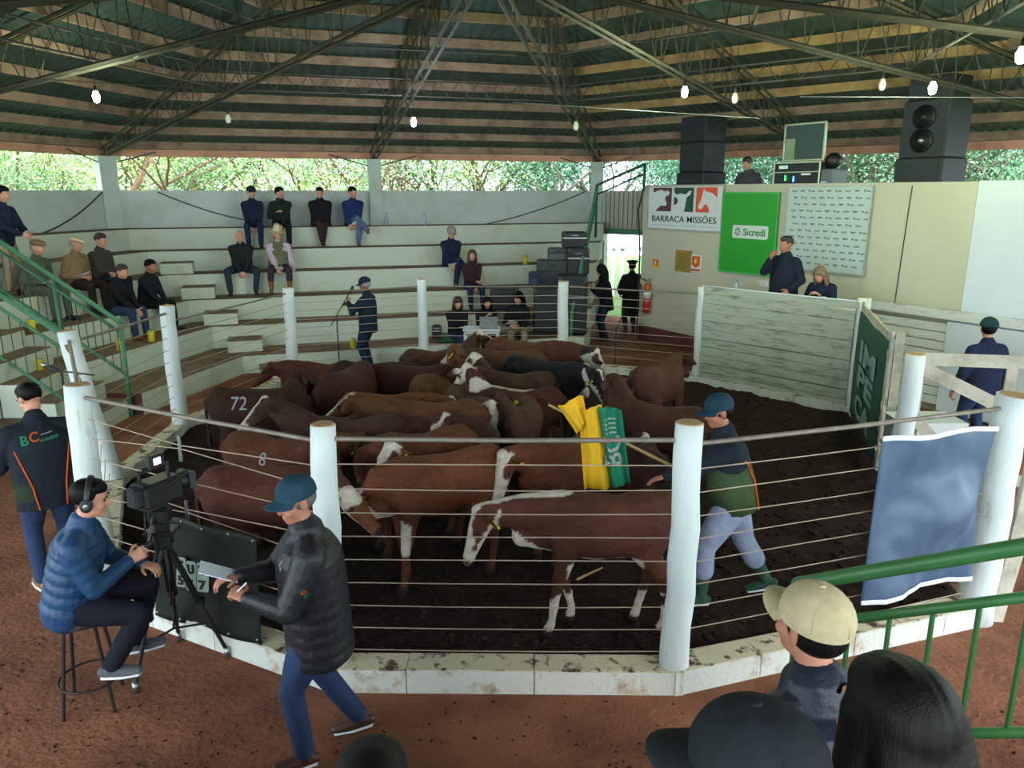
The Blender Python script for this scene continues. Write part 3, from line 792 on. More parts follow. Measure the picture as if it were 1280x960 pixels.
def cow(label, px, py, yaw, col=RED, s=1.0, poll=(.82, 0, 1.14), face=(.8, 0, -.6), white=(), step=0, tag_y=True, curly=False, mark=None, zb=None, at=None, tail=True, tag_side=(1, -1), head_col=None, name='calf', ground=.07, hpx=None, mpx=None):
    s *= .95; col = (col[0]*.84, col[1]*.96, col[2]*.92)
    if col[0] < 66 and col[0] > 27: col = (col[0]*1.25+8, col[1]*.95, col[2]*.8)
    zb = 1.16*s if zb is None else zb
    p = atz(px, py, zb+ground) if at is None else Vector((*at, 0))
    t = thing('steer', label, 'cattle', (p.x, p.y, ground), R(yaw), 'cattle in the sale ring')
    mb = MB(); rv = random.Random(int(px*7+py*13)); dz = [rv.uniform(-.018, .018) for _ in range(8)]; bw = rv.uniform(.92, 1.08)
    SP = [(-.66, .99, .09, .11), (-.60, .95, .17, .205), (-.44, .905, .225, .275), (-.18, .845, .245, .29), (.08, .84, .262, .305), (.30, .87, .215, .305), (.46, .90, .165, .25), (.56, .93, .115, .17)]
    SP = [(x, z+d_, w*bw, h) for (x, z, w, h), d_ in zip(SP, dz)]
    SP = [(x*.87, z+h-h*.88, w*.9, h*.88) for x, z, w, h in SP]
    X = lambda *a: Vector(a)*s
    mb.loft([X(x, 0, z) for x, z, w, h in SP], [w*s for _, _, w, _ in SP], [h*s for _, _, _, h in SP], refs=[(0, 1, 0)]*8, seg=20)
    mb.ell(X(-.44, 0, 1.07), (.15*s, .12*s, .11*s)); [mb.ell(X(-.37, q*.15, 1.045), (.07*s, .05*s, .06*s)) for q in (1, -1)]; [mb.ell(X(-.54, q*.08, 1.03), (.05*s, .04*s, .05*s)) for q in (1, -1)]; [mb.ell(X(.3, q*.1, 1.0), (.1*s, .07*s, .16*s)) for q in (1, -1)]; mb.ell(X(.28, 0, 1.06), (.16*s, .09*s, .11*s))
    pl = Vector(poll); pl.x = .35+(pl.x-.40)*.9; fd = Vector(face).normalized()
    if hpx:
        w1 = atz(*hpx); Li = t.matrix_basis.inverted(); q_ = (Li @ w1)/s; n0 = Vector((.34, 0, 1.0)); dv = q_-n0
        if dv.length > .6: dv = dv.normalized()*.6
        if dv.length < .42: dv = dv.normalized()*.42
        pl = n0+dv; fd = ((Li @ atz(*mpx))/s-q_).normalized()
    nk = [Vector((.34, 0, .99)), Vector((.34, 0, .99)).lerp(pl, .5)+Vector((0, 0, .02)), pl-fd*.02+Vector((0, 0, -.02))]
    sd = Vector((-fd.y, fd.x, 0)); sd = sd.normalized() if sd.length > .05 else Vector((0, 1, 0))
    mb.loft([n_*s for n_ in nk], [.12*s, .092*s, .075*s], [.2*s, .15*s, .10*s], refs=[(0, 1, 0), (0, 1, 0), tuple(sd)], seg=14)
    mb.loft([X(.38, 0, .82), (Vector((.42, 0, .87)).lerp(pl, .5)+Vector((0, 0, -.12)))*s], [.07*s, .05*s], [.16*s, .1*s], refs=[(0, 1, 0)]*2, seg=12)
    hr = [(-.02, .076, .085), (.055, .09, .096), (.14, .082, .088), (.235, .062, .07), (.325, .054, .057), (.38, .057, .048), (.41, .046, .038)]
    up = sd.cross(fd); up = up if up.z > 0 else -up
    hd = [(pl+fd*a-up*(.03*(a/.4)))*s for a, _, _ in hr]
    mb.loft(hd, [w*s for _, w, _ in hr], [d*s for _, _, d in hr], refs=[tuple(sd)]*7, seg=16)
    mb.ell((pl-fd*.01+up*.06)*s, (.06*s, .07*s, .05*s))
    for q in (1, -1):
        mb.ell((pl+fd*.13+sd*q*.075+up*.033)*s, (.03*s, .022*s, .024*s))
    L = {}
    for q in (1, -1):
        a = step*q
        F = [(.31, .11, .84), (.32, .125, .62), (.335+a*.5, .115, .36), (.32+a, .11, .11), (.335+a*1.05, .11, .045), (.35+a*1.08, .11, .012)]
        mb.loft([X(x, q*y, z) for x, y, z in F], [.08*s, .062*s, .04*s, .031*s, .04*s, .047*s], [.13*s, .078*s, .045*s, .033*s, .045*s, .058*s], refs=[(0, 1, 0)]*6, seg=12)
        b = -step*q
        H = [(-.38, .11, .9), (-.33, .125, .68), (-.44+b*.5, .11, .45), (-.43+b*.8, .105, .29), (-.40+b, .10, .11), (-.385+b, .10, .045), (-.37+b, .10, .012)]
        mb.loft([X(x, q*y, z) for x, y, z in H], [.1*s, .09*s, .046*s, .035*s, .033*s, .041*s, .047*s], [.18*s, .12*s, .062*s, .042*s, .036*s, .046*s, .058*s], refs=[(0, 1, 0)]*7, seg=12)
    body = voxel(mb, .021, 2)
    nb = len(body.v)
    ex = MB(); ears = []
    for q in (1, -1):
        b0 = (pl+sd*q*.075+up*.02-fd*.0)*s; e1 = b0+(sd*q*.19-up*.035+fd*.02)*s; 
        ex.loft([b0, b0.lerp(e1, .3), b0.lerp(e1, .65), e1], [.02*s, .05*s, .045*s, .012*s], [.016*s, .012*s, .01*s, .006*s], refs=[tuple((up-fd*.3))]*4, seg=10); ears.append((b0, e1))
    if tail: ex.loft([X(-.555, 0, 1.08), X(-.62, 0, 1.04), X(-.645, .01, .87), X(-.64, .015, .64), X(-.635, .01, .52), X(-.625, 0, .4)], [.03*s, .024*s, .018*s, .016*s, .03*s, .012*s], seg=8)
    ne = len(ex.v); body.merge(ex)
    P = np.array(body.v)/s
    c0 = np.array(lin(col)); C = np.tile(c0, (len(P), 1)); wh = np.array(lin(WHT)); cr = np.array(lin(CRM))
    nz = np.array([mnoise.noise(Vector((p[0]*7, p[1]*7, p[2]*7))) for p in P.tolist()])
    nz2 = np.array([mnoise.noise(Vector((p[0]*2.2+9, p[1]*2.2, p[2]*2.2))) for p in P.tolist()])
    C *= (1+.42*nz2)[:, None]
    nz3 = np.array([mnoise.noise(Vector((p[0]*5, p[1]*22, p[2]*12+4))) for p in P.tolist()]); C *= (1+.2*nz3)[:, None]
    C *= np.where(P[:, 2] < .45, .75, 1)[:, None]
    hs, he_ = np.array(pl-fd*.03), np.array(pl+fd*.41-up*.03); dh, th = sdist(P, hs, he_)
    ishead = (dh < .135)
    upn = np.array(up); sdn = np.array(sd); rel = P-np.array(pl); upc = rel@upn; sc = np.abs(rel@sdn); fc = rel@np.array(fd)
    if head_col: C[ishead] = np.array(lin(head_col))
    def setm(mk, colr=None): C[mk] = (wh if colr is None else colr)
    if 'face' in white: setm(ishead & (fc > -.05+.03*nz) & ((sc < .075+.03*nz) | (fc > .2)))
    if 'eyes' in white: setm(ishead & (np.abs(fc-.13) < .06+.03*nz) & (sc > .045), c0*.9)
    if 'blaze' in white: setm(ishead & (upc > .0) & (sc < .04+.03*nz) & (fc > -.05)); 
    if 'muzzle' in white: setm(ishead & (fc > .29+.03*nz))
    if 'poll' in white: setm((np.linalg.norm(rel-upn*.06, axis=1) < .13+.04*nz))
    dn, tn = sdist(P, np.array(nk[0])+[0, 0, .2], np.array(pl)+[0, 0, .08])
    if 'neckline' in white: setm((dn < .085+.04*nz) & (P[:, 2] > .9) & (np.abs(P[:, 1]) < .05+.03*nz))
    if 'backline' in white: setm((P[:, 2] > 1.1) & (np.abs(P[:, 1]) < .05+.05*nz) & (P[:, 0] > -.25) & (P[:, 0] < .5))
    if 'throat' in white:
        d1, t1 = sdist(P, (.5, 0, .62), tuple(pl+fd*.12-up*.12)); setm((d1 < .10+.05*nz))
        setm(ishead & (upc < -.05+.03*nz))
    if 'belly' in white: setm((P[:, 2] < .67+.05*nz) & (P[:, 2] > .5) & (np.abs(P[:, 1]) < .2) & (P[:, 0] < .3) & (P[:, 0] > -.3))
    if 'socks' in white: setm((P[:, 2] < .30+.12*nz))
    if 'legpatch' in white: setm((np.abs(P[:, 0]-.42) < .09) & (np.abs(P[:, 2]-.52) < .14+.06*nz) & (P[:, 1] > 0))
    hoof = P[:, 2] < .055; C[hoof] = np.array(lin((44, 36, 32)))
    nose = ishead & (fc > .39); C[nose] = np.array(lin((120, 84, 78) if 'face' in white or 'muzzle' in white else (40, 30, 30)))
    if tail:
        tl = (P[:, 0] < -.61) & (P[:, 2] < .55); C[tl] = C[tl]*.6 if 'tailw' not in white else wh
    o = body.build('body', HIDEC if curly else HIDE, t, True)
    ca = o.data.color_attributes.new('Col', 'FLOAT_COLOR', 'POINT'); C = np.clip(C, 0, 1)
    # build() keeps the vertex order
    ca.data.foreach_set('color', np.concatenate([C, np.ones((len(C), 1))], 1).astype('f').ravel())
    for q in (1, -1):
        e = MB(); e.ell((pl+fd*.14+sd*q*.089+up*.034)*s, (.019*s, .012*s, .016*s), seg=10, rings=6); e.build('eye', EYE, t, True)
        n_ = MB(); n_.ell((pl+fd*.412+sd*q*.028-up*.02)*s, (.008*s, .012*s, .01*s), seg=8, rings=5); n_.build('nostril', EYE, t, True)
    if tag_y:
        for q in (tag_side if isinstance(tag_side, tuple) else (tag_side,)):
            b0, e1 = ears[0 if q == 1 else 1]; c = b0.lerp(e1, .55)
            g = MB(); g.rbox(c+fd*.014*s-up*.035*s, (.012, .055*s, .07*s), .004, Matrix((fd, sd, up)).transposed()); g.ell(c+fd*.012*s, (.014*s, .014*s, .014*s), seg=8, rings=5); g.build('ear_tag', TAGY, t)
    if mark:
        txt, mx, mz, size, q = mark
        tm = text_mb(txt, size, .002); sub = bmesh.new(); 
        me = bpy.data.meshes.new('t'); me.from_pydata(tm.v, [], tm.f); sub.from_mesh(me); bmesh.ops.triangulate(sub, faces=sub.faces); bmesh.ops.subdivide_edges(sub, edges=sub.edges, cuts=1)
        bv = BVHTree.FromPolygons([Vector(v) for v in body.v], body.f)
        r = MB(); 
        for v in sub.verts:
            x = mx*s - q*v.co.x*1.0; z = mz*s+v.co.y
            hit = bv.ray_cast(Vector((x, q*1.0, z)), Vector((0, -q, 0)))
            y = hit[0].y if hit[0] is not None else q*.22
            r.v.append((x, y+q*(.004+(v.co.z > 0)*.002), z))
        for f in sub.faces: r.face([v.index for v in f.verts])
        sub.free(); r.build('chalk_number', CHALK, t)
    return t
# ================================================================== auction booth
BW = Vector((2.9, 17.4, 0)); BD = Vector((3.4, -5.6, 0)).normalized(); BN = Vector((BD.y, -BD.x, 0))
BZT = 3.42; UP = Vector((0, 0, 1))
def wallc(px, py):
    p = onplane(px, py, BW, BN); return (p-BW).dot(BD), p.z
def bp(s, z, off=0): return BW+BD*s+BN*off+UP*z
sP1, _ = wallc(1213, 300)
mb = MB(); mb.prism([(0, .0), (sP1, .0), (sP1, BZT), (0, BZT)], BW, BD, UP, -BN, .15); struct('wall_right', mb, BOOTH)
mb = MB(); mb.prism([(0, 0), (4.5, 0), (4.5, BZT+.01), (0, BZT+.01)], bp(sP1+.005, 0, .0), BD, UP, -BN, .16); struct('wall_right', mb, BOOTHW)
mb = MB(); mb.prism([(0, 0), (2.6, 0), (2.6, BZT), (0, BZT)], BW-BN*.15, -BN, UP, -BD*-1, .12); struct('wall_booth_side', mb, BOOTH)
mb = MB(); mb.prism([(0, 0), (3.6, 0), (3.6, .34), (0, .34)], bp(.0, 0, .012), BD, UP, -BN, .01); struct('baseboard_right', mb, MAROON)
mb = MB()
for k in range(7): 
    z = .36+k*.145; mb.prism([(0, 0), (2.4, 0), (2.4, .138), (0, .138)], bp(.0, z, .012), BD, UP, -BN, .014)
struct('trim_3', mb, BOOTH)
# planks under the wall on the cattle alley side
mb = MB(); s0, _ = wallc(1080, 400); 
for k in range(9):
    z = .12+k*.14; mb.prism([(0, 0), (6, 0), (6, .125), (0, .125)], bp(s0, z, .09), BD, UP, -BN, .05)
mb.prism([(0, 0), (6, 0), (6, .13), (0, .13)], bp(s0, 1.44, .14), BD, UP, -BN, .09)
struct('trim_4', mb, PLANKW)
mb = MB(); mb.prism([(0, 0), (3.4, 0), (3.4, 1.36), (0, 1.36)], bp(sP1-.1, .05, .115), BD, UP, -BN, .02); struct('trim_5', mb, BOOTHW)
# upper floor that carries the sound gear
mb = MB(); mb.prism([(0.02, 2.6), (9, 2.6), (9, 2.72), (.02, 2.72)], BW-BN*.15, BD, UP, -BN, 1.9); struct('floor_booth_upper', mb, PLANK)
mb = MB(); mb.prism([(3.8, 0), (6.5, 0), (6.5, .72), (3.8, .72)], BW+BN*.03, BD, UP, BN, 1.2); struct('floor_booth_platform', mb, PLANK)

SIGNF = mat('sign_face', (206, 214, 214), .5, var=.02); DKT = mat('letter_dark', (34, 48, 44), .6, var=.03)
def panel(name, label, cat, c, mface, mframe, fr=.02, th=.02, off=.03):
    (s0, s1, z0, z1) = c; t = thing(name, label, cat, bp(s0, z0, off))
    m = MB(); m.prism([(0, 0), (s1-s0, 0), (s1-s0, z1-z0), (0, z1-z0)], bp(s0, z0, off), BD, UP, BN, th); m.build('board', mface, t, world=True)
    m = MB(); W_, H_ = s1-s0, z1-z0
    for (x0, x1, y0, y1) in ((0, W_, 0, fr), (0, W_, H_-fr, H_), (0, fr, fr, H_-fr), (W_-fr, W_, fr, H_-fr)):
        m.prism([(x0, y0), (x1, y0), (x1, y1), (x0, y1)], bp(s0, z0, off), BD, UP, BN, th+.008)
    m.build('frame', mframe, t, world=True); return t
FRM = mat('frame_silver', (170, 176, 172), .4, metal=.4)
# cattle dealer's sign
a, zb_ = wallc(811, 287); b, _ = wallc(904, 290); z1 = 3.4; z0 = (wallc(811, 285)[1]+wallc(904, 291)[1])/2
t = panel('shop_sign', 'white sign reading BARRACA MISSÕES with three animal head squares', 'sign', (a, b, z0, z1), SIGNF, FRM)
Wd, Hd = b-a, z1-z0
SQ = [((.075, .335), (86, 52, 56), [(0, .84), (.1, .80), (.18, .86), (.3, .88), (.42, .92), (.55, .87), (.65, .84), (.78, .88), (.9, .80), (.86, .68), (.74, .66), (.68, .6), (.66, .5), (.74, .4), (.76, .28), (.66, .22), (.5, .25), (.4, .22), (.33, .15), (.18, .03), (.18, 0), (0, 0)]),
      ((.37, .63), (26, 74, 58), [(0, .82), (.1, .72), (.2, .72), (.3, .76), (.5, .73), (.62, .72), (.78, .86), (.9, .86), (.84, .72), (.66, .6), (.62, .4), (.6, .2), (.55, 0), (0, 0), (0, .28), (.14, .3), (.22, .4), (.2, .52), (.1, .6), (0, .62)]),
      ((.665, .925), (214, 84, 54), [(.33, .88), (.38, .94), (.43, .85), (.6, .82), (.8, .76), (1, .6), (1, 0), (.68, 0), (.62, .2), (.52, .34), (.4, .3), (.3, .14), (.2, .12), (.12, .2), (.14, .3), (.25, .5), (.3, .7)])]
for (x0, x1), c, poly_ in SQ:
    o = bp(a+x0*Wd, z0+.42*Hd, .052); w, h = (x1-x0)*Wd, .54*Hd
    m = MB(); m.prism([(0, 0), (w, 0), (w, h), (0, h)], o, BD, UP, BN, .004); sq = m.build('emblem_square', mat('emblem%d' % c[0], c, .6, var=.02), t, world=True)
    m = MB(); m.prism([(x*w, y*h) for x, y in poly_], o+BN*.0045, BD, UP, BN, .003); m.build('animal_silhouette', SIGNF, sq, world=True)
place_text('BARRACA MISSÕES', bp(a+.5*Wd, z0+.265*Hd, .05), BD, UP, BN, width=.86*Wd, height=.175*Hd, bold=.003).build('lettering', DKT, t, world=True)
m = MB(); random.seed(2)
for i in range(25):
    if i == 11: continue
    x = a+Wd*(.08+i*.0345); m.prism([(0, 0), (.016, 0), (.016, .02), (.008, .028), (0, .02)], bp(x, z0+.085*Hd, .051), BD, UP, BN, .003)
m.build('small_lettering', DKT, t, world=True)
# green bank panel
a, _ = wallc(902, 290); b, _ = wallc(973, 295); z1 = wallc(940, 240)[1]; z0 = wallc(935, 343)[1]
t = panel('bank_panel', 'tall bright green panel with white Sicredi name plate', 'sign', (a+.02, b, z0, z1), mat('bank_green', (28, 150, 34), .45, var=.03), mat('bank_edge', (70, 170, 80), .5), fr=.03)
Wd, Hd = b-a, z1-z0; cx, cz = a+.55*Wd, z0+.52*Hd; pw, ph = .62*Wd, .16*Hd
m = MB(); m.prism([(-pw/2+.03, -ph/2), (pw/2-.03, -ph/2), (pw/2, -ph/2+.03), (pw/2, ph/2-.03), (pw/2-.03, ph/2), (-pw/2+.03, ph/2), (-pw/2, ph/2-.03), (-pw/2, -ph/2+.03)], bp(cx, cz, .052), BD, UP, BN, .004); pl_ = m.build('name_plate', SIGNF, t, world=True)
GT = mat('bank_letter', (44, 132, 58), .5, var=.02)
place_text('Sicredi', bp(cx+.12*pw, cz, .056), BD, UP, BN, width=.62*pw, height=.55*ph, bold=.015).build('lettering', GT, pl_, world=True)
m = MB()
for k in range(7):
    an = 2*PI*k/7; c = Vector((math.cos(an), math.sin(an))); q = Vector((-c.y, c.x)); r0, r1 = .1*ph, .32*ph
    m.prism([tuple(c*r0+q*.03*ph), tuple(c*r0-q*.03*ph), tuple(c*r1-q*.07*ph), tuple(c*r1+q*.07*ph)], bp(cx-.35*pw, cz, .057), BD, UP, BN, .003)
m.build('star_mark', mat('bank_mark', (70, 110, 90), .5), pl_, world=True)
# press backdrop with rows of small logos
a, _ = wallc(983, 290); b, _ = wallc(1088, 290); z1 = 3.38; z0 = (wallc(980, 338)[1]+wallc(1083, 342)[1])/2
t = panel('press_backdrop', 'pale grey backdrop printed with rows of tiny dark logos', 'banner', (a, b, z0, z1), mat('backdrop', (176, 192, 190), .5, var=.03), FRM, fr=.025)
Wd, Hd = b-a, z1-z0; m = MB(); random.seed(4)
for r_ in range(12):
    x = .06*Wd+(r_ % 3)*.02*Wd; k = r_
    while x < .94*Wd:
        kind = k % 3; k += 1; z = z0+Hd*(.93-r_*.077)
        if kind == 0:
            for j in range(5): m.prism([(0, 0), (.016, 0), (.012, .026), (.002, .022)], bp(a+x+j*.022, z, .051), BD, UP, BN, .002)
            x += .17
        elif kind == 1:
            m.prism([(0, .012), (.03, 0), (.07, .004), (.1, .016), (.09, .03), (.05, .022), (.02, .032)], bp(a+x, z, .051), BD, UP, BN, .002); x += .17
        else:
            m.prism([(0, 0), (.03, .004), (.035, .03), (.005, .034)], bp(a+x, z, .051), BD, UP, BN, .002); m.prism([(.05, .002), (.12, -.002), (.11, .02), (.055, .018)], bp(a+x, z, .051), BD, UP, BN, .002); x += .19
m.build('logo_pattern', mat('logo_grey', (88, 104, 104), .6, var=.03), t, world=True)
# fire signs, brass plaque, socket, extinguisher
def smallsign(px0, px1, py0, py1, name, label, cat, mface, extra=None):
    a, z1_ = wallc(px0, py0); b, z0_ = wallc(px1, py1); t = thing(name, label, cat, bp(a, z0_, .005)); Wd, Hd = b-a, z1_-z0_
    m = MB(); m.prism([(0, 0), (Wd, 0), (Wd, Hd), (0, Hd)], bp(a, z0_, .005), BD, UP, BN, .012); m.build('plate', mface, t, world=True)
    if extra: extra(t, a, z0_, Wd, Hd)
    return t
ORG = mat('sign_orange', (206, 92, 36), .5, var=.03); YEL = mat('sign_yellow', (222, 190, 84), .5, var=.03); WH = mat('sign_white', (214, 214, 206), .5, var=.02); REDM = mat('sign_red', (176, 40, 36), .45, var=.03)
def ex1(t, a, z, W_, H_):
    m = MB(); m.prism([(.05, H_*.3), (W_-.02, H_*.3), (W_-.02, H_*.95), (.05, H_*.95)], bp(a, z, .018), BD, UP, BN, .003); q = m.build('symbol_field', ORG, t, world=True)
    m = MB(); m.prism([(W_*.45, H_*.4), (W_*.62, H_*.4), (W_*.62, H_*.75), (W_*.55, H_*.85), (W_*.45, H_*.75)], bp(a, z, .022), BD, UP, BN, .003); m.build('symbol', WH, q, world=True)
smallsign(815.5, 824, 323, 336, 'extinguisher_sign', 'small orange and yellow safety sign above the extinguisher', 'sign', YEL, ex1)
def ex2(t, a, z, W_, H_):
    m = MB(); m.prism([(W_*.5, H_*.2), (W_*.92, H_*.4), (W_*.92, H_*.92), (W_*.1, H_*.92), (W_*.1, H_*.4)], bp(a, z, .018), BD, UP, BN, .003); q = m.build('arrow', ORG, t, world=True)
    m = MB(); m.ell(bp(a+W_*.5, z+H_*.62, .022), (.03, .03, .05)); m.build('symbol', YEL, q, world=True)
    m = MB(); m.prism([(.01, .01), (W_-.01, .01), (W_-.01, H_*.15), (.01, H_*.15)], bp(a, z, .018), BD, UP, BN, .003); m.build('red_band', REDM, t, world=True)
smallsign(865, 876, 318, 340, 'arrow_sign', 'white safety sign with orange down arrow beside the brass plaque', 'sign', WH, ex2)
BRASS = mat('brass', (156, 134, 62), .5, metal=.35, var=.12, scale=12)
def ex3(t, a, z, W_, H_):
    m = MB()
    for r_ in range(8): m.prism([(W_*.15, H_*(.15+r_*.09)), (W_*(.7+.15*(r_ % 2)), H_*(.15+r_*.09)), (W_*(.7+.15*(r_ % 2)), H_*(.18+r_*.09)), (W_*.15, H_*(.18+r_*.09))], bp(a, z, .017), BD, UP, BN, .002)
    m.build('engraving', mat('engraving', (118, 98, 44), .6), t, world=True)
    for (x, y) in ((.06, .06), (.94, .06), (.06, .94), (.94, .94)):
        m = MB(); m.ell(bp(a+W_*x, z+H_*y, .02), (.01, .01, .01), seg=8, rings=5); m.build('screw', CHROME, t, world=True)
smallsign(845.5, 864, 312, 341, 'brass_plaque', 'brass commemorative plaque on the cream wall', 'plaque', BRASS, ex3)
def ex4(t, a, z, W_, H_):
    for k in (0, 1):
        m = MB(); m.rbox(bp(a+W_*(.28+.44*k), z+H_*.5, .022), (.03, .02, .06), .004); m.build('outlet', FRM, t, world=True)
smallsign(948, 960, 350, 358.5, 'power_socket', 'white double socket on the wall behind the announcer', 'socket', WH, ex4)
s_, z_ = wallc(814, 371); p = bp(s_, 0, .13)
t = thing('fire_extinguisher', 'red and white fire extinguisher hung on the cream wall', 'fire extinguisher', (p.x, p.y, z_-.33))
RED_ = mat('extinguisher_red', (176, 26, 26), .3, var=.04, spec=.6)
m = MB(); m.loft([p+UP*(z_-.28), p+UP*(z_-.02)], [.085]*2, seg=18); m.build('lower_tank', RED_, t, True, world=True)
m = MB(); m.cyl(p+UP*(z_-.02), p+UP*(z_+.17), .087, seg=18); m.build('paper_label', WH, t, True, world=True)
m = MB(); m.loft([p+UP*(z_+.17), p+UP*(z_+.25), p+UP*(z_+.31)], [.085, .07, .03], seg=18, cap=False); m.build('shoulder', ORG, t, True, world=True)
m = MB(); m.rbox(p+UP*(z_+.345), (.05, .05, .07), .008); m.rbox(p+UP*(z_+.385)+V(.04, 0, 0), (.14, .02, .018), .004, Matrix.Rotation(R(-20), 3, 'Y')); m.build('valve', CHROME, t, world=True)
m = MB(); m.tube([p+UP*(z_+.34), p+V(-.1, 0, z_+.40), p+V(-.17, 0, z_+.46), p+V(-.2, 0, z_+.38), p+V(-.15, 0, z_+.27), p+V(-.1, .02, z_+.1)], .013, 8); m.build('hose', BLACK, t, True, world=True)
# drape cable down the wall
m = MB(); c0, c1 = wallc(1141, 232), wallc(1118, 384); m.tube([bp(c0[0], c0[1]+.0, .012), bp((c0[0]+c1[0])/2, (c0[1]+c1[1])/2, .014), bp(c1[0], c1[1], .012)], .008, 6); tag(m.build('wall_cable', BLACK, None), 'thin black cable running down the cream wall from the large speaker stack', 'cable')
m = MB(); q = [bp(.02, BZT-.05, .03), bp(-.1, 2.9, .06), bp(.0, 2.0, .05), bp(.0, .1, .05)]; m.tube(q, .02, 8); tag(m.build('black_conduit', BLACK, None), 'black hose hanging down the booth corner by the entrance', 'hose')

# ---- sound gear up on the booth
BR = Matrix((BD, -BN, UP)).transposed()
def spk(px, tops_, label, group, drivers):
    s = (wallc(px, 230)[0]); base = bp(s, 2.72, -.15-.36)
    t = thing('speaker_stack', label, 'speaker', base, 0, group)
    z = 0
    for i, (w, d, h) in enumerate(tops_):
        m = MB(); m.rbox(base+UP*(z+h/2)-BN*(.0), (w, d, h), .02, BR); cb = m.build('cabinet', BLACKB, t, world=True)
        m = MB(); m.rbox(base+UP*(z+h/2)+BN*(d/2+.004), (w*.86, .012, h*.86), .004, BR); m.build('grille', mat('grille', (38, 44, 50), .8, bump=.4, bscale=200), cb, world=True)
        if i in drivers:
            for k in range(2):
                c = base+UP*(z+h*(.3+.4*k))+BN*(d/2+.012)
                m = MB(); m.loft([c, c+BN*.03, c+BN*.032, c+BN*.005], [w*.24, w*.24, w*.2, w*.06], seg=22, cap=False, ref=(0, 0, 1)); m.build('driver', BLACK, cb, True, world=True)
                m = MB(); m.ell(c+BN*.012, (w*.07,)*3, seg=12, rings=8); m.build('dust_cap', CHROME if k == 0 else BLACK, cb, True, world=True)
        z += h
    return t
spk(853, [(.78, .66, .95), (.72, .6, .6), (.72, .6, .5)], 'black speaker stack above the three animal sign', 'speaker stacks on the booth', ())
spk(1136, [(.78, .66, 1.06), (.74, .6, .85), (.7, .5, .34)], 'black speaker stack with two round drivers, above the cream wall', 'speaker stacks on the booth', (1,))
s = wallc(985, 230)[0]; base = bp(s, 2.72, -.4)
t = thing('amplifier_rack', 'amplifier flight case with its dark lid standing open on top', 'amplifier rack', base)
ALU = mat('aluminium_edge', (176, 186, 160), .4, metal=.5)
m = MB(); m.rbox(base+UP*.53, (1.0, .42, 1.06), .01, BR); cs = m.build('case', BLACKB, t, world=True)
m = MB()
for (x, z, w, h) in ((0, 1.065, 1.01, .03), (0, .9, 1.01, .02), (-.49, .55, .03, 1.05), (.49, .55, .03, 1.05)): m.rbox(base+BD*x+UP*z+BN*.215, (w, .02, h), .004, BR)
m.build('metal_edging', ALU, cs, world=True)
for i, (x, c) in enumerate(((-.22, (40, 230, 90)), (-.04, (70, 130, 255)), (-.3, (40, 200, 80)))):
    m = MB(); m.rbox(base+BD*x+UP*(.98 if i == 2 else .8-.02*i)+BN*.222, (.03, .01, .09 if i < 2 else .025), .004, BR); m.build('indicator_light', mat('led%d' % i, c, .4, emit=2.5), cs, world=True)
m = MB(); m.rbox(base+BD*-.28+UP*.99+BN*.222, (.2, .01, .06), .01, BR); m.rbox(base+BD*.22+UP*.86+BN*.222, (.2, .01, .035), .01, BR); m.build('paper_slip', PAPER, cs, world=True)
m = MB(); m.rbox(base+UP*1.42-BD*.04, (.84, .03, .62), .006, BR); ld = m.build('lid', mat('lid_dark', (52, 74, 72), .5, var=.05), t, world=True)
m = MB()
for (x, z, w, h) in ((-.04, 1.73, .88, .035), (-.04, 1.11, .88, .025), (-.47, 1.42, .03, .62), (.39, 1.42, .04, .62)): m.rbox(base+BD*x+UP*z+BN*.012, (w, .04, h), .004, BR)
m.build('lid_edging', ALU, ld, world=True)
m = MB(); m.rbox(base+BD*-.34+UP*1.3+BN*.022, (.22, .01, .38), .003, BR); m.build('paper_sheet', mat('greyish_paper', (134, 152, 126), .7), ld, world=True)
s2 = wallc(1019, 230)[0]; b2 = bp(s2, 2.72, -.42)
t = thing('equipment_case', 'small grey case with metal corners beside the amplifier rack', 'case', b2)
m = MB(); m.rbox(b2+UP*.47, (.34, .4, .94), .02, BR); m.build('shell', mat('case_grey', (92, 104, 108), .5), t, world=True)
m = MB(); m.rbox(b2+UP*.7+BN*.21, (.12, .02, .1), .01, BR); m.build('latch', CHROME, t, world=True)
m = MB(); m.ell(b2+UP*1.08, (.14, .14, .14)); m.build('spot_lamp', BLACK, t, True, world=True) if False else tag(m.build('round_lamp', BLACK, None, True), 'round black lamp resting on the small grey case', 'lamp')

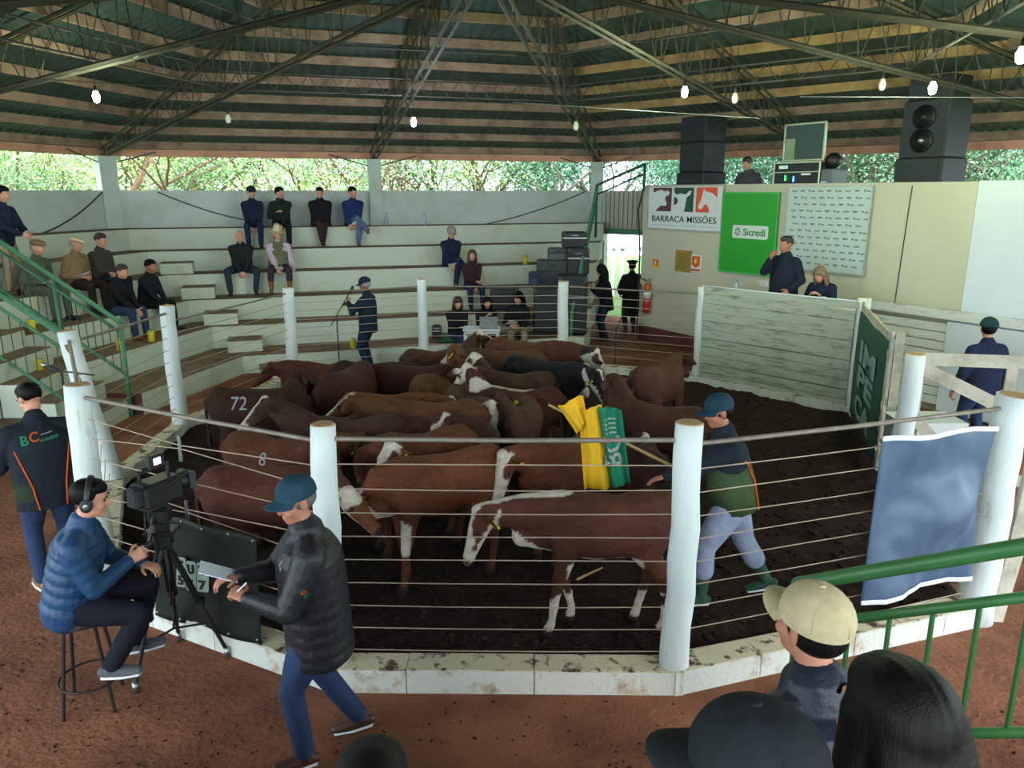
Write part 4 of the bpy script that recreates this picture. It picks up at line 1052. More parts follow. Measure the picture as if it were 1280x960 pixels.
# ---- bulbs hung under the roof
GLOW = {'warm': mat('bulb_glow_green', (222, 255, 176), .3, emit=26), 'cold': mat('bulb_glow_white', (222, 240, 255), .3, emit=26), 'off': mat('bulb_off', (196, 206, 190), .25, var=.02)}
for i, (px, py, Y, k, lb) in enumerate(((120, 119, 11, 'warm', 'lit bulb glowing warm over the left tiers'), (517, 151, 13.5, 'cold', 'lit white bulb on the truss above the seated men in dark jackets'),
     (856, 113, 11.5, 'warm', 'lit bulb glowing yellow-green above the shorter speaker stack'), (1166, 108, 10, 'warm', 'lit bulb glowing in front of the tall speaker stack'), (1277, 66, 7.5, 'warm', 'lit bulb at the far right edge under the roof'),
     (285, 147, 14, 'off', 'unlit bulb hanging between the two left trusses'), (720, 156, 14, 'off', 'unlit bulb hanging close to the thick middle truss'), (919, 121, 12, 'off', 'unlit bulb hanging between the two speaker stacks'), (1103, 104, 11, 'off', 'unlit bulb hanging just left of the tall speaker stack'))):
    p = aty(px, py, Y); t = thing('hanging_bulb', lb, 'light bulb', p, 0, 'bulbs under the roof')
    m = MB(); m.loft([p+V(0, 0, -.055), p+V(0, 0, -.01), p+V(0, 0, .05)], [.042, .048, .024], seg=16); m.build('glass', GLOW[k], t, True, world=True)
    m = MB(); m.loft([p+V(0, 0, .05), p+V(0, 0, .11)], [.024, .02], seg=12); m.build('socket', BLACK, t, True, world=True)
    apo = max((p-HC).dot(Vector((math.cos(A0+PI/6+q*PI/3), math.sin(A0+PI/6+q*PI/3), 0))) for q in range(6))
    m = MB(); m.tube([p+V(0, 0, .11), V(p.x, p.y, roofz(apo)-.05)], .005, 5); m.build('cord', BLACK, t, world=True)
    if k != 'off':
        l = bpy.data.lights.new('bulb_light', 'POINT'); l.energy = 45; l.shadow_soft_size = .06; l.color = (.86, 1, .6) if k == 'warm' else (.85, .93, 1)
        lo = bpy.data.objects.new('bulb_light', l); S.collection.objects.link(lo); lo.location = p+V(0, 0, -.16)
def cable(pts, r, name, label, m_=BLACK):
    m = MB(); P = [Vector(p) for p in pts]; m.tube(P, r, 6); tag(m.build(name, m_), label, 'cable')
def sagline(a, b, sag, n=12): 
    a, b = Vector(a), Vector(b); return [a.lerp(b, i/n)-UP*sag*4*(i/n)*(1-i/n) for i in range(n+1)]
nb1 = (HC-(W1+W3)/2).normalized()
def onwall(px, py, side=1, off=.03):
    nn = Vector((math.cos(A0+PI/6+(0 if side else PI/3)), math.sin(A0+PI/6+(0 if side else PI/3)), 0)); return onplane(px, py, HC+nn*(AP-off), nn)
cable(sagline(onwall(197, 240), onwall(306, 275), .06), .012, 'wall_cable', 'dark cable sagging across the back wall to the leftmost man on the top row')
cable(sagline(onwall(128, 240, 0), onwall(46, 294, 0), .12), .014, 'wall_cable', 'dark cable curving down the wall beside the corner pillar')
cable(sagline(onwall(733, 239), onwall(592, 283), .1), .012, 'wall_cable', 'dark cable curving down the back wall to the top row')
cable([aty(640, 128, 13), aty(950, 148, 13.2)], .006, 'overhead_cable', 'pale cable strung under the roof above the entrance', CHROME)
cable([aty(1000, 121, 9.6), aty(1279, 122, 9.2)], .006, 'overhead_cable', 'thin pale cable strung in front of the tall speaker stack', CHROME)
cable([aty(0, 96, 10), aty(380, 118, 12), aty(640, 115, 12.5)], .006, 'overhead_cable', 'thin cable strung under the roof over the left tiers', STEEL)

# ---- whitewashed plank panel between posts F and G, with the counter behind
pf, pg = tops('F', 0), tops('G', 0); d = (pg-pf).normalized(); n = Vector((d.y, -d.x, 0)); n = -n if (RC-pf).dot(n) < 0 else n
t = thing('plank_panel', 'wide panel of worn whitewashed planks in front of the announcer', 'fence panel', pf)
L = (pg-pf).length; nb_ = 10
for k in range(nb_):
    z0_, z1_ = .12+k*.148, .12+k*.148+.138+random.uniform(-.004, .004); j = random.uniform(-.008, .008)
    m = MB(); m.prism([(.08, z0_), (L-.08, z0_+j), (L-.08, z1_+j*.5), (.08, z1_)], pf+n*(.04+random.uniform(0, .012)), d, UP, n, .025); m.build('plank', PLANK, t, world=True)
m = MB(); m.prism([(.05, 1.62), (L-.05, 1.62), (L-.05, 1.72), (.05, 1.72)], pf+n*.0, d, UP, n, .06); m.build('top_rail', PLANK, t, world=True)
m = MB(); m.prism([(0, 1.5), (L-.2, 1.5), (L-.2, 1.54), (0, 1.54)], pf-n*.55, d, UP, n, .5); tag(m.build('counter_top', PLANKW), 'pale board counter behind the plank panel', 'counter')
t = thing('panel_cable', 'white cable lying along the top of the plank panel', 'cable', pf+UP*1.74)
m = MB(); m.tube([pf+n*.03+UP*1.735, pf+d*.8+n*.03+UP*1.73, pf+d*1.6+n*.03+UP*1.73, pg-d*.1+n*.03+UP*1.735], .009, 6); m.build('cable', PAPER, t, True, world=True)
def bottle(p, label, h=.24, c=(170, 190, 200)):
    t = thing('water_bottle', label, 'bottle', p); m = MB(); m.loft([V(0, 0, .01), V(0, 0, h*.6), V(0, 0, h*.78), V(0, 0, h*.9)], [h*.15, h*.15, h*.09, h*.05], seg=12, cap=False)
    m.build('bottle_body', mat('bottle_plastic', c, .15, var=.02, alpha=.55), t, True); m = MB(); m.cyl(V(0, 0, h*.9), V(0, 0, h), h*.055, seg=10); m.build('cap', mat('cap_blue', (60, 110, 180), .4), t); return t
c_ = lambda x: pf-n*.3+d*x+UP*1.54
bottle(c_(.45), 'clear bottle on the counter beneath the green panel', .3)
t = thing('drinking_glass', 'small white cup on the counter near the corner post', 'cup', c_(L-.75)); m = MB(); m.loft([V(0, 0, 0), V(0, 0, .16)], [.03, .05], seg=12, cap=False); m.build('cup_body', PAPER, t, True)

# ---- blue grey tarpaulin tied to the fence, green banner on the open gate, braced gate
pi_, pj_ = rp['I'], rp['J']; d = (pj_-pi_).normalized(); n = Vector((d.y, -d.x, 0)); n = -n if n.y > 0 else n
fp = lambda px, py, off=.04: onplane(px, py, pi_+n*off, n)
c00, c10, c11, c01 = fp(1071, 750), fp(1207, 720), fp(1241, 534), fp(1098, 546)
TARP = mat('tarpaulin', (74, 94, 120), .42, var=.08, scale=3, bump=.2, bscale=8, spec=.4)
def tarp(u, v):
    p = c00.lerp(c10, u).lerp(c01.lerp(c11, u), v); w = .03*math.sin(7*(u+.8*v))+.03*math.sin(5*(u-1.3*v)+1)+.06*mnoise.noise(Vector((u*3, v*3.4, 1)))+.015*mnoise.noise(Vector((u*9, v*8, 4)))
    e = .06*max(0, u-.86)/.14*(1-abs(2*v-1.1)); return p+n*(.035+w*(1-abs(2*u-1)**6))-d*e*1.2
t = thing('tarpaulin', 'blue grey tarpaulin tied across the wire fence with a white hem', 'tarpaulin', c00)
m = MB(); m.grid(lambda u, v: tarp(u, v), 40, 40); o = m.build('sheet', TARP, t, True, world=True); sf = o.modifiers.new('s', 'SOLIDIFY'); sf.thickness = .004
for v0, nm in ((0, 'hem'), (1, 'hem')):
    m = MB(); m.loft([tarp(u/12, v0)+n*.012 for u in range(13)], [.02]*13, [.006]*13, seg=8, ref=(0, 0, 1)); m.build(nm, PAPER, t, True, world=True)
m = MB(); m.tube([fp(1098, 548), fp(1106, 560), fp(1112, 590)], .008, 6); m.tube([fp(1100, 548), fp(1114, 572)], .006, 6); m.build('tie_rope', mat('rope', (176, 140, 104), .8), t, world=True)
pg0 = rp['G']; pe = Vector((4.3, 8.5, 0)); d = (pe-pg0).normalized(); L = (pe-pg0).length; n = Vector((d.y, -d.x, 0)); n = -n if (Vector((0, 8, 0))-pg0).dot(n) < 0 else n
t = thing('open_gate', 'open gate beyond the ring carrying a dark green banner with grey lettering', 'gate', pg0)
m = MB()
for z in (.2, .9, 1.62): m.prism([(.1, z), (L, z), (L, z+.09), (.1, z+.09)], pg0, d, UP, n, .03)
for x in (.12, L-.1): m.prism([(x, .1), (x+.1, .1), (x+.1, 1.75), (x, 1.75)], pg0, d, UP, n, .035)
m.build('gate_frame', GREYW, t, world=True)
GB = mat('banner_green', (16, 74, 56), .6, var=.1, scale=4)
m = MB(); m.grid(lambda u, v: pg0+d*(.14+u*(L-.3))+UP*(.12+v*1.5)+n*(.045+.012*math.sin(9*u+3*v)), 20, 14); gb = m.build('banner', GB, t, True, world=True); sf = gb.modifiers.new('s', 'SOLIDIFY'); sf.thickness = .003
LG = mat('banner_letter', (120, 150, 144), .7, var=.05)
for k, (tx, zz) in enumerate((('IM', 1.15), ('PE', .8), ('CA', .42))):
    place_text(tx, pg0+d*(L*.5)+UP*zz+n*.062, d, UP, n, width=L*.5, height=.3, bold=.03).build('lettering', LG, gb, world=True)
def gate(p, q, z0, z1, label, brace=1):
    t = thing('braced_gate', label, 'gate', p); d = (q-p).normalized(); L = (q-p).length; n = Vector((d.y, -d.x, 0)); n = -n if n.y > 0 else n
    def bd(a, b, w, off, nm):
        a3, b3 = p+d*a[0]+UP*a[1]+n*off, p+d*b[0]+UP*b[1]+n*off; dd = (b3-a3).normalized(); m = MB()
        m.box((a3+b3)/2, ((b3-a3).length, .03, w), Matrix((dd, n, dd.cross(n)*-1)).transposed()); m.build(nm, GREYW, t, world=True)
    bd((0, z1), (L, z1), .13, .03, 'top_board'); bd((0, z0+.12), (L, z0+.12), .12, .03, 'bottom_board')
    bd((.06, z0), (.06, z1), .11, 0, 'upright'); bd((L*.62, z0), (L*.62, z1), .1, 0, 'upright'); bd((L-.05, z0), (L-.05, z1), .11, 0, 'upright')
    bd((.05, z1-.08), (L*.98, z0+.62), .13, .06, 'brace'); bd((.05, z0+.75), (L*.45, z0+.1), .12, .06, 'brace'); return t
gate(V(4.13, 7.72, 0), V(5.6, 7.45, 0), .25, 1.62, 'pale wooden gate with diagonal braces in front of the man in navy')
m = MB(); m.box((5.05, 9.9, .75), (.12, .12, 1.5)); tag(m.build('alley_post', GREYW), 'short square wooden post in the alley, teal bottle on its top', 'post')
t = thing('teal_bottle', 'small teal bottle hanging on the short square alley post', 'bottle', (4.93, 9.82, 1.3)); m = MB(); m.loft([V(0, 0, 0), V(0, 0, .12), V(0, 0, .17)], [.045, .045, .02], seg=12); m.build('bottle_body', mat('teal', (40, 150, 176), .4), t, True)
m = MB(); m.cyl((5.05, 9.9, 1.5), (5.05, 9.9, 1.501), .01)
m = MB(); m.box((5.2, 9.3, .28), (.75, .5, .4)); m.box((5.2, 9.3, .5), (.8, .55, .04)); tag(m.build('feed_box', PLANKW), 'low white wooden box in the alley seen through the braced gate', 'box')
YF = mat('flag_yellow', (226, 176, 20), .8, var=.08, scale=4); GF = mat('flag_green', (12, 122, 92), .8, var=.08, scale=4)
fo = V(5.25, 7.25, 1.05)
t = thing('draped_flag', 'yellow and green flag draped over the braced gate at the right edge', 'flag', fo)
m = MB(); m.grid(lambda u, v: fo+V(.30*u-.09*(1-v)*(1-u), .03*math.sin(9*u), .46*v-.05*u*math.sin(5*v)), 14, 14)
for i, f in enumerate(m.f): m.m[i] = 1 if sum(m.v[k][2] for k in f)/4 < 1.27 and sum(m.v[k][0] for k in f)/4 > 5.4 else 0
o = m.build('cloth', [YF, GF], t, True, world=True); sf = o.modifiers.new('s', 'SOLIDIFY'); sf.thickness = .004
for k, (x, y, w, l) in enumerate(((3.86, 5.42, .1, 'weathered vertical board beside the thick fence post'), (3.98, 5.5, .07, 'narrower board behind the thick fence post'))):
    m = MB(); m.box((x, y, .85), (w, .05, 1.7+.05*k), Matrix.Rotation(R(4+3*k), 3, 'Y')); tag(m.build('fence_board', GREYW), l, 'board', 'boards by the end post')
# ================================================================== stairs rails, gear, tables
def railing(name, label, A, B, zA, zB, drop, posts, nbal, r=.03, m_=GREEN, zb=None, r2=None, tip=None):
    # A, B plan points with heights of the top rail; posts: list of (fraction, foot height)
    A3, B3 = Vector((A[0], A[1], zA)), Vector((B[0], B[1], zB)); t = thing(name, label, 'railing', (B[0], B[1], 0)); r2 = r2 or r*.7
    m = MB(); m.loft([A3, B3], [r]*2, seg=12); m.build('handrail', m_, t, True, world=True)
    for k, dz in enumerate(drop):
        m = MB(); m.loft([A3-UP*dz, B3-UP*dz], [r2]*2, seg=10, cap=False); m.build('lower_rail', m_, t, True, world=True)
    for f, z in posts:
        p = A3.lerp(B3, f); m = MB(); m.loft([V(p.x, p.y, z), p], [r*.95]*2, seg=12, cap=False); m.build('post', m_, t, True, world=True)
    d0, d1 = (drop[0], drop[-1]) if len(drop) > 1 else (0, drop[0])
    for i in range(nbal):
        p = A3.lerp(B3, (i+.5)/nbal); m = MB(); m.loft([p-UP*d0, p-UP*d1], [.008 if r < .035 else .014]*2, seg=6, cap=False); m.build('baluster', m_ if r >= .035 else STEEL, t, world=True)
    return t
railing('stair_railing', 'green stair railing in front of the seated men in caps', (-8.6, 11.85), (-5.72, 11.1), 3.16, 1.43, (.16, .78), [(.64, .72), (1, 0)], 22, r=.034)
railing('stair_railing', 'lower green stair railing behind the man in the dark logo jacket', (-8.2, 10.55), (-5.78, 9.95), 2.75, 1.36, (.2, .95), [(1, 0)], 14, r=.034)
railing('steep_ladder_rail', 'steep green ladder rail rising to the booth beside the black cases', (1.85, 17.3), (1.24, 15.9), 3.35, .8, (.25,), [(1, 0)], 0, r=.035)
railing('walkway_rail', 'green rail in shaded colour above the entrance, sloping up to the booth', (1.85, 17.3), (2.86, 17.2), 3.42, 3.86, (.2,), [(0, 2.3), (1, 3.3)], 0, r=.028, m_=mat('green_paint_shadow', (34, 66, 56), .5))  # darker copy of the green paint, shade held in its colour
t = railing('handrail_stairs', 'thick green handrail with round balusters descending at the bottom right', (2.72, 2.86), (1.57, 3.82), 2.0, 1.19, (.26, .98), [(.98, 0.4)], 8, r=.04, m_=GREEN if False else GREEND, r2=.027)

# front seating the photographer stands on
for z, y1, y0 in ((.4, 3.3, 2.8), (.8, 2.8, 2.25), (1.22, 2.25, 1.4), (1.63, 1.4, -.6)):
    m = MB(); m.box((.6, (y1+y0)/2, z/2), (6, y1-y0, z)); struct('bleacher_tier_front', m, TREAD)

# camera tripod and video camera
AT = V(-2.40, 4.87, 0)
t = thing('tripod', 'black video tripod with spreader beside the wire fence', 'tripod', AT)
apex = AT+UP*.98
for k, f in enumerate((V(-2.53, 4.52, .05), V(-2.06, 4.93, .05), V(-2.5, 5.14, .05))):
    lg = MB(); 
    sd_ = (f-apex).cross(UP).normalized()*.022
    lg.loft([apex+sd_, apex.lerp(f, .55)+sd_], [.013]*2, seg=8); lg.loft([apex-sd_, apex.lerp(f, .55)-sd_], [.013]*2, seg=8); lg.loft([apex.lerp(f, .45), f], [.016, .014], seg=10)
    l = lg.build('leg', BLACK, t, True, world=True)
    m = MB(); m.loft([f-V(0, 0, .045), f+V(0, 0, .03)], [.022, .02], seg=10, cap=False); m.build('foot', CHROME, l, True, world=True)
    m = MB(); m.rbox(apex.lerp(f, .55), (.07, .05, .06), .01); m.build('leg_lock', BLACK, l, world=True)
    c = AT+UP*.27; m = MB(); m.loft([c, apex.lerp(f, .74)], [.009]*2, seg=6); m.build('spreader_arm', BLACK, t, world=True)
m = MB(); m.loft([apex-UP*.05, apex+UP*.05], [.07, .06], seg=16, cap=False); m.rbox(apex+UP*.04, (.2, .16, .03), .01); m.build('bowl', BLACK, t, world=True)
m = MB(); m.loft([apex+UP*.05, apex+UP*.2], [.05, .045], seg=16, cap=False); m.rbox(apex+UP*.16, (.14, .11, .12), .02); m.build('fluid_head', BLACK, t, world=True)
PANH = V(-2.40, 4.58, 1.03)
m = MB(); m.loft([apex+UP*.17+V(-.03, -.03, 0), PANH+V(.03, .02, .01)], [.009]*2, seg=8); ph = m.build('pan_handle', CHROME, t, True, world=True)
m = MB(); m.loft([PANH+V(.04, .03, .02), PANH+V(-.06, -.05, -.03)], [.019]*2, seg=10); m.build('grip', BLACK, ph, True, world=True)
cb = apex+UP*.22
t = thing('video_camera', 'black shoulder video camera with lit viewfinder on the tripod', 'video camera', cb)
cr = Matrix.Rotation(R(62), 3, 'Z'); cf = cr @ V(1, 0, 0); cs_ = cr @ V(0, 1, 0)
m = MB(); m.rbox(cb+UP*.115, (.3, .17, .17), .02, cr); m.rbox(cb+UP*.05-cf*.05, (.16, .15, .1), .02, cr); m.build('camera_body', BLACK, t, world=True)
m = MB(); m.loft([cb+cf*.12+UP*.12, cb+cf*.16+UP*.12, cb+cf*.17+UP*.12, cb+cf*.22+UP*.12], [.05, .05, .062, .066], seg=18, cap=False); m.build('lens', BLACK, t, True, world=True)
m = MB(); m.rbox(cb+cf*.24+UP*.12, (.05, .15, .12), .008, cr); m.build('lens_hood', mat('hood_grey', (52, 60, 62), .5), t, world=True)
m = MB(); m.loft([cb-cf*.12+UP*.27, cb+cf*.1+UP*.28], [.014]*2, seg=8); m.loft([cb-cf*.12+UP*.19, cb-cf*.12+UP*.27], [.012]*2, seg=8); m.loft([cb+cf*.1+UP*.19, cb+cf*.1+UP*.28], [.012]*2, seg=8); m.build('top_handle', BLACK, t, True, world=True)
m = MB(); m.rbox(cb-cf*.16+UP*.12, (.08, .11, .14), .015, cr); m.build('battery', BLACKB, t, world=True)
m = MB(); m.rbox(cb+UP*.33-cs_*.02, (.12, .03, .09), .006, cr); vf = m.build('viewfinder', BLACK, t, world=True)
m = MB(); m.rbox(cb+UP*.33-cs_*.037, (.055, .004, .045), .002, cr); m.build('screen', mat('screen_glow', (206, 196, 232), .4, emit=1.2), vf, world=True)
m = MB(); m.loft([cb-cs_*.085+cf*.02+UP*.16, cb-cs_*.085+cf*.18+UP*.2], [.014]*2, seg=8); m.build('microphone', BLACK, t, True, world=True)
for k in range(4):
    m = MB(); m.ell(cb-cs_*.075+cf*(-.1+.06*k)+UP*(.08+.04*(k % 2)), (.012, .008, .012), seg=8, rings=5); m.build('dial', CHROME, t, True, world=True)
m = MB(); m.tube([cb-cf*.1+UP*.06, cb-cf*.16-cs_*.05-UP*.1, cb-cf*.12-cs_*.08-UP*.25, cb-UP*.3-cs_*.06, cb-UP*.75], .006, 6); m.build('cable', BLACK, t, True, world=True)
# stool
ST = V(-2.76, 4.42, 0); t = thing('bar_stool', 'tall round stool of dark metal rods under the seated camera operator', 'stool', ST)
IRON = mat('dark_iron', (50, 44, 42), .5, metal=.5)
m = MB(); m.cyl(V(0, 0, .63), V(0, 0, .665), .175, .17, seg=28); m.build('seat', mat('stool_vinyl', (58, 50, 46), .5), t)
for k in range(4):
    a = PI/4+k*PI/2+.3; m = MB(); m.loft([V(.12*math.cos(a), .12*math.sin(a), .63), V(.21*math.cos(a), .21*math.sin(a), .0)], [.012]*2, seg=8, cap=False); m.build('leg', IRON, t)
m = MB(); m.loft([V(.185*math.cos(2*PI*i/24), .185*math.sin(2*PI*i/24), .2) for i in range(25)], .009, seg=6, cap=False); m.build('foot_ring', IRON, t, True)
m = MB(); m.loft([V(.172*math.cos(2*PI*i/24), .172*math.sin(2*PI*i/24), .632) for i in range(25)], .01, seg=6, cap=False); m.build('seat_ring', IRON, t, True)
# black banner on the fence behind the tripod
pa, ph_ = rp['A1'], rp['H']; d = (ph_-pa).normalized(); n = Vector((d.y, -d.x, 0)); n = -n if (n.y > 0) else n
fq = lambda px, py: onplane(px, py, pa+n*.1, n)
q00, q10, q11, q01 = fq(196, 768), fq(327, 806), fq(322, 672), fq(196, 640)
t = thing('fence_banner', 'black mesh banner with three pale rounded letter tiles on the wire fence', 'banner', q00)
BB = mat('banner_black', (20, 26, 25), .6, var=.2, scale=3, spec=.3)
def bq(u, v): return q00.lerp(q10, u).lerp(q01.lerp(q11, u), v)+n*(.01+.012*math.sin(11*u+2*v)+.012*mnoise.noise(Vector((u*4, v*4, 2))))
m = MB(); m.grid(bq, 26, 20); bo = m.build('sheet', BB, t, True, world=True); sf = bo.modifiers.new('s', 'SOLIDIFY'); sf.thickness = .003
for k in range(10):
    u, v = ((k % 5)/4*.94+.03, .97 if k < 5 else .04); m = MB(); m.ell(bq(u, v)+n*.008, (.011, .006, .011), seg=8, rings=5); m.build('eyelet', CHROME, t, True, world=True)
TL = mat('tile_pale', (150, 166, 156), .7, var=.08); 
for k, (px0, px1, py0, py1, tx) in enumerate(((226, 237, 693, 732, 'T\n5'), (238, 250, 698, 737, 'U\n5'), (251, 266, 700, 738, 'T\n7'))):
    a_, b_, c2, d2 = [fq(x, y)+n*.035 for x, y in ((px0, py1-2), (px1, py1), (px1, py0+1), (px0, py0))]
    uu = (b_-a_); vv = (d2-a_); m = MB(); o0 = a_
    m.prism([(.1, 0), (.9, 0), (1, .06), (1, .94), (.9, 1), (.1, 1), (0, .94), (0, .06)], o0, uu, vv, n, .003); tl = m.build('letter_tile', TL, bo, world=True)
    for j, ch in enumerate(tx.split('\n')):
        place_text(ch, o0+uu*.5+vv*(.74-.5*j)+n*.004, uu.normalized(), UP, n, width=uu.length*.62, height=vv.length*.3, bold=.03).build('lettering', BB, tl, world=True)

# microphone stand by the standing man
p = aty(424, 452, 14.0); p = V(p.x, 14.0, 0)
t = thing('microphone_stand', 'black boom microphone stand beside the standing man in navy', 'microphone stand', p)
m = MB(); m.loft([V(0, 0, .02), V(0, 0, 1.05)], [.012]*2, seg=8); m.build('pole', BLACK, t)
for k in range(3):
    a = k*2*PI/3+.4; m = MB(); m.loft([V(0, 0, .2), V(.3*math.cos(a), .3*math.sin(a), .0)], [.01]*2, seg=6); m.build('leg', BLACK, t)
m = MB(); m.loft([V(-.12, 0, .88), V(.28, -.06, 1.52)], [.009]*2, seg=8); m.build('boom', BLACK, t); m = MB(); m.loft([V(.28, -.06, 1.52), V(.33, -.07, 1.6)], [.018, .03], seg=10); m.build('microphone', BLACK, t, True)
p = V(.0, 0, 0); q = aty(768, 470, 13.9); t = thing('microphone_stand', 'thin black stand in front of the entrance, behind the ring fence', 'microphone stand', (q.x, 13.9, 0))
m = MB(); m.loft([V(0, 0, .02), V(0, 0, .85)], [.012]*2, seg=8); m.build('pole', BLACK, t); m = MB(); m.loft([V(0, 0, .8), V(.14, .0, 1.2)], [.009]*2, seg=8); m.build('boom', BLACK, t)
for k in range(3):
    a = k*2*PI/3; m = MB(); m.loft([V(0, 0, .15), V(.25*math.cos(a), .25*math.sin(a), 0)], [.009]*2, seg=6); m.build('leg', BLACK, t)
# microphone on a stand behind the man in the logo jacket
q = aty(46, 456, 7.0); t = thing('microphone_stand', 'microphone on a boom behind the man in the dark logo jacket', 'microphone stand', (q.x+.22, 7.0, 0))
m = MB(); m.loft([V(0, 0, 0), V(0, 0, q.z-.06)], [.011]*2, seg=8); m.build('pole', BLACK, t); m = MB(); m.loft([V(-.02, 0, q.z-.06), V(-.11, 0, q.z-.02)], [.015, .018], seg=10); m.loft([V(.3, 0, q.z-.1), V(0, 0, q.z-.06)], [.008]*2, seg=8); m.build('microphone', BLACK, t, True)
m = MB(); m.ell(V(-.15, 0, q.z), (.032, .026, .026)); m.build('mic_grille', CHROME, t, True)
m = MB(); m.box((0, 0, .01), (.3, .3, .02)); m.build('stand_base', BLACK, t)

# table with laptop on the far side
TBp = V(.0, 0, 0); q = aty(601, 412, 14.75); T0 = V(q.x+.02, 14.75, 0)
t = thing('plastic_table', 'small white plastic table with papers in front of the seated women', 'table', T0)
PL = mat('white_plastic', (206, 212, 208), .45, var=.03)
m = MB(); m.rbox(V(0, 0, .70), (.72, .5, .035), .012); m.build('tabletop', PL, t); m = MB(); m.rbox(V(0, 0, .655), (.64, .42, .06), .01); m.build('apron', PL, t)
for x in (-.31, .31):
    for y in (-.2, .2): m = MB(); m.loft([V(x*1.03, y*1.03, 0), V(x, y, .66)], [.022, .03], seg=8, cap=False); m.build('leg', PL, t, True)
t = thing('laptop', 'open silver laptop on the white plastic table', 'laptop', T0+V(.14, -.02, .72))
SIL = mat('laptop_silver', (150, 160, 160), .4, metal=.4)
m = MB(); m.rbox(V(0, .02, .01), (.34, .23, .018), .005); m.build('keyboard_base', SIL, t); m = MB(); m.rbox(V(0, -.135, .125), (.35, .012, .24), .006, Matrix.Rotation(R(12), 3, 'X')); m.build('screen_lid', SIL, t)
for k, (x, y, r_) in enumerate(((-.24, .05, 12), (-.2, -.12, -20), (-.28, -.08, 35))):
    m = MB(); m.box(T0+V(x, y, .722+.004*k), (.2, .28, .003), Matrix.Rotation(R(r_), 3, 'Z')); tag(m.build('paper_sheet', PAPER), ('loose white sheet lying at the back of the plastic table', 'white sheet at the front edge of the plastic table', 'tilted white sheet on top at the table corner')[k], 'paper', 'papers on the plastic table')
# black cases stacked on the tiers
def casebox(px0, px1, py0, py1, Y, name, label, depth=.4, handle=True, m_=BLACKB):
    a, b = aty(px0, py1, Y), aty(px1, py0, Y); c = (a+b)/2; w, h = b.x-a.x, b.z-a.z
    t = thing(name, label, 'case', (c.x, Y+depth/2, a.z), 0, 'black cases stacked on the tiers')
    m = MB(); m.rbox(V(0, 0, h/2), (w, depth, h), .03); bdy = m.build('shell', m_, t)
    m = MB(); m.rbox(V(0, -depth/2-.004, h*.62), (w*1.0, .02, .03), .004); m.build('seam_strip', CHROME if handle else BLACK, t)
    m = MB(); m.tube([V(-.08, -depth/2, h*.8), V(-.06, -depth/2-.04, h*.8), V(.06, -depth/2-.04, h*.8), V(.08, -depth/2, h*.8)], .01, 6); m.build('handle', CHROME if handle else BLACK, t)
    for s in (-1, 1): m = MB(); m.rbox(V(s*w*.44, -depth/2+.02, h*.93), (w*.1, .05, h*.1), .006); m.build('corner_guard', mat('corner_grey', (70, 78, 82), .5, metal=.4), t)
casebox(697, 735, 344, 418, 16.0, 'flight_case', 'lowest black case on the right of the stack behind the far white post')
casebox(709, 737, 310, 344, 16.5, 'flight_case', 'black case second from the top by the green ladder rail')
casebox(703, 734, 290, 310, 16.6, 'flight_case', 'topmost black case by the green ladder rail')
casebox(667, 699, 360, 416, 15.75, 'rolling_suitcase', 'black rolling suitcase beside the stacked cases', .3, False)
casebox(671, 710, 325, 361, 16.6, 'speaker_case', 'grey-black case under the monitor wedge', .35, False, mat('case_dark_grey', (48, 54, 58), .7))
casebox(685, 710, 310, 326, 16.75, 'monitor_wedge', 'dark grey monitor wedge atop the grey-black case', .3, False, mat('case_mid_grey', (74, 80, 82), .7))
casebox(661, 674, 340, 358, 16.35, 'blue_bag', 'small dark blue bag leaning beside the grey-black case', .2, False, mat('bag_blue', (40, 56, 84), .8))
casebox(612, 649, 361, 388, 15.9, 'storage_case', 'wide black trunk on the tier behind the women at the table', .3, False)
casebox(540, 551, 407, 425, 15.0, 'thermos_case', 'small black box with silver thermos left of the seated women', .2, True)
m = MB(); q = aty(561, 430, 15.2); m.rbox(V(q.x, 15.3, .42), (.5, .3, .16), .02); tag(m.build('green_crate', mat('crate_green', (36, 92, 60), .6)), 'green crate on the lowest tier beside the women', 'crate')
# bottles and cans on the tiers
def ontier(px, t_, side=1, inset=.15):
    best = None
    for i in range(401):
        p = tier_point(t_, side, i/400, inset=inset); x = proj(p)[0]
        if best is None or abs(x-px) < best[0]: best = (abs(x-px), p)
    return best[1]
bottle(ontier(484, 5), 'clear water bottle on the top row just right of the wall pillar', .3); bottle(ontier(530, 5), 'clear water bottle alone on the top row in the middle of the wall', .3)
for px, t_, s_, lb in ((41, 2, 0, 'yellow can beside the standing man at the left edge'), (51, 1, 0, 'yellow can behind the green railing post'), (190, 1, 0, 'yellow can by the shoes of the seated man in jeans'), (442, 0, 1, 'yellow can on the lowest tier left of the standing man in navy'), (657, 3, 1, 'yellow can on the tier near the black cases'), (150, 1, 0, 'yellow can seen between the balusters of the green railing')):
    p = ontier(px, t_, s_); t = thing('yellow_can', lb, 'can', p, 0, 'yellow cans on the tiers'); m = MB(); m.loft([V(0, 0, 0), V(0, 0, .012), V(0, 0, .19), V(0, 0, .2)], [.045, .055, .055, .045], seg=14, cap=False); m.build('can_body', YELLOW, t, True)
    m = MB(); m.cyl(V(0, 0, .2), V(0, 0, .206), .045, seg=14); m.build('lid', CHROME, t)
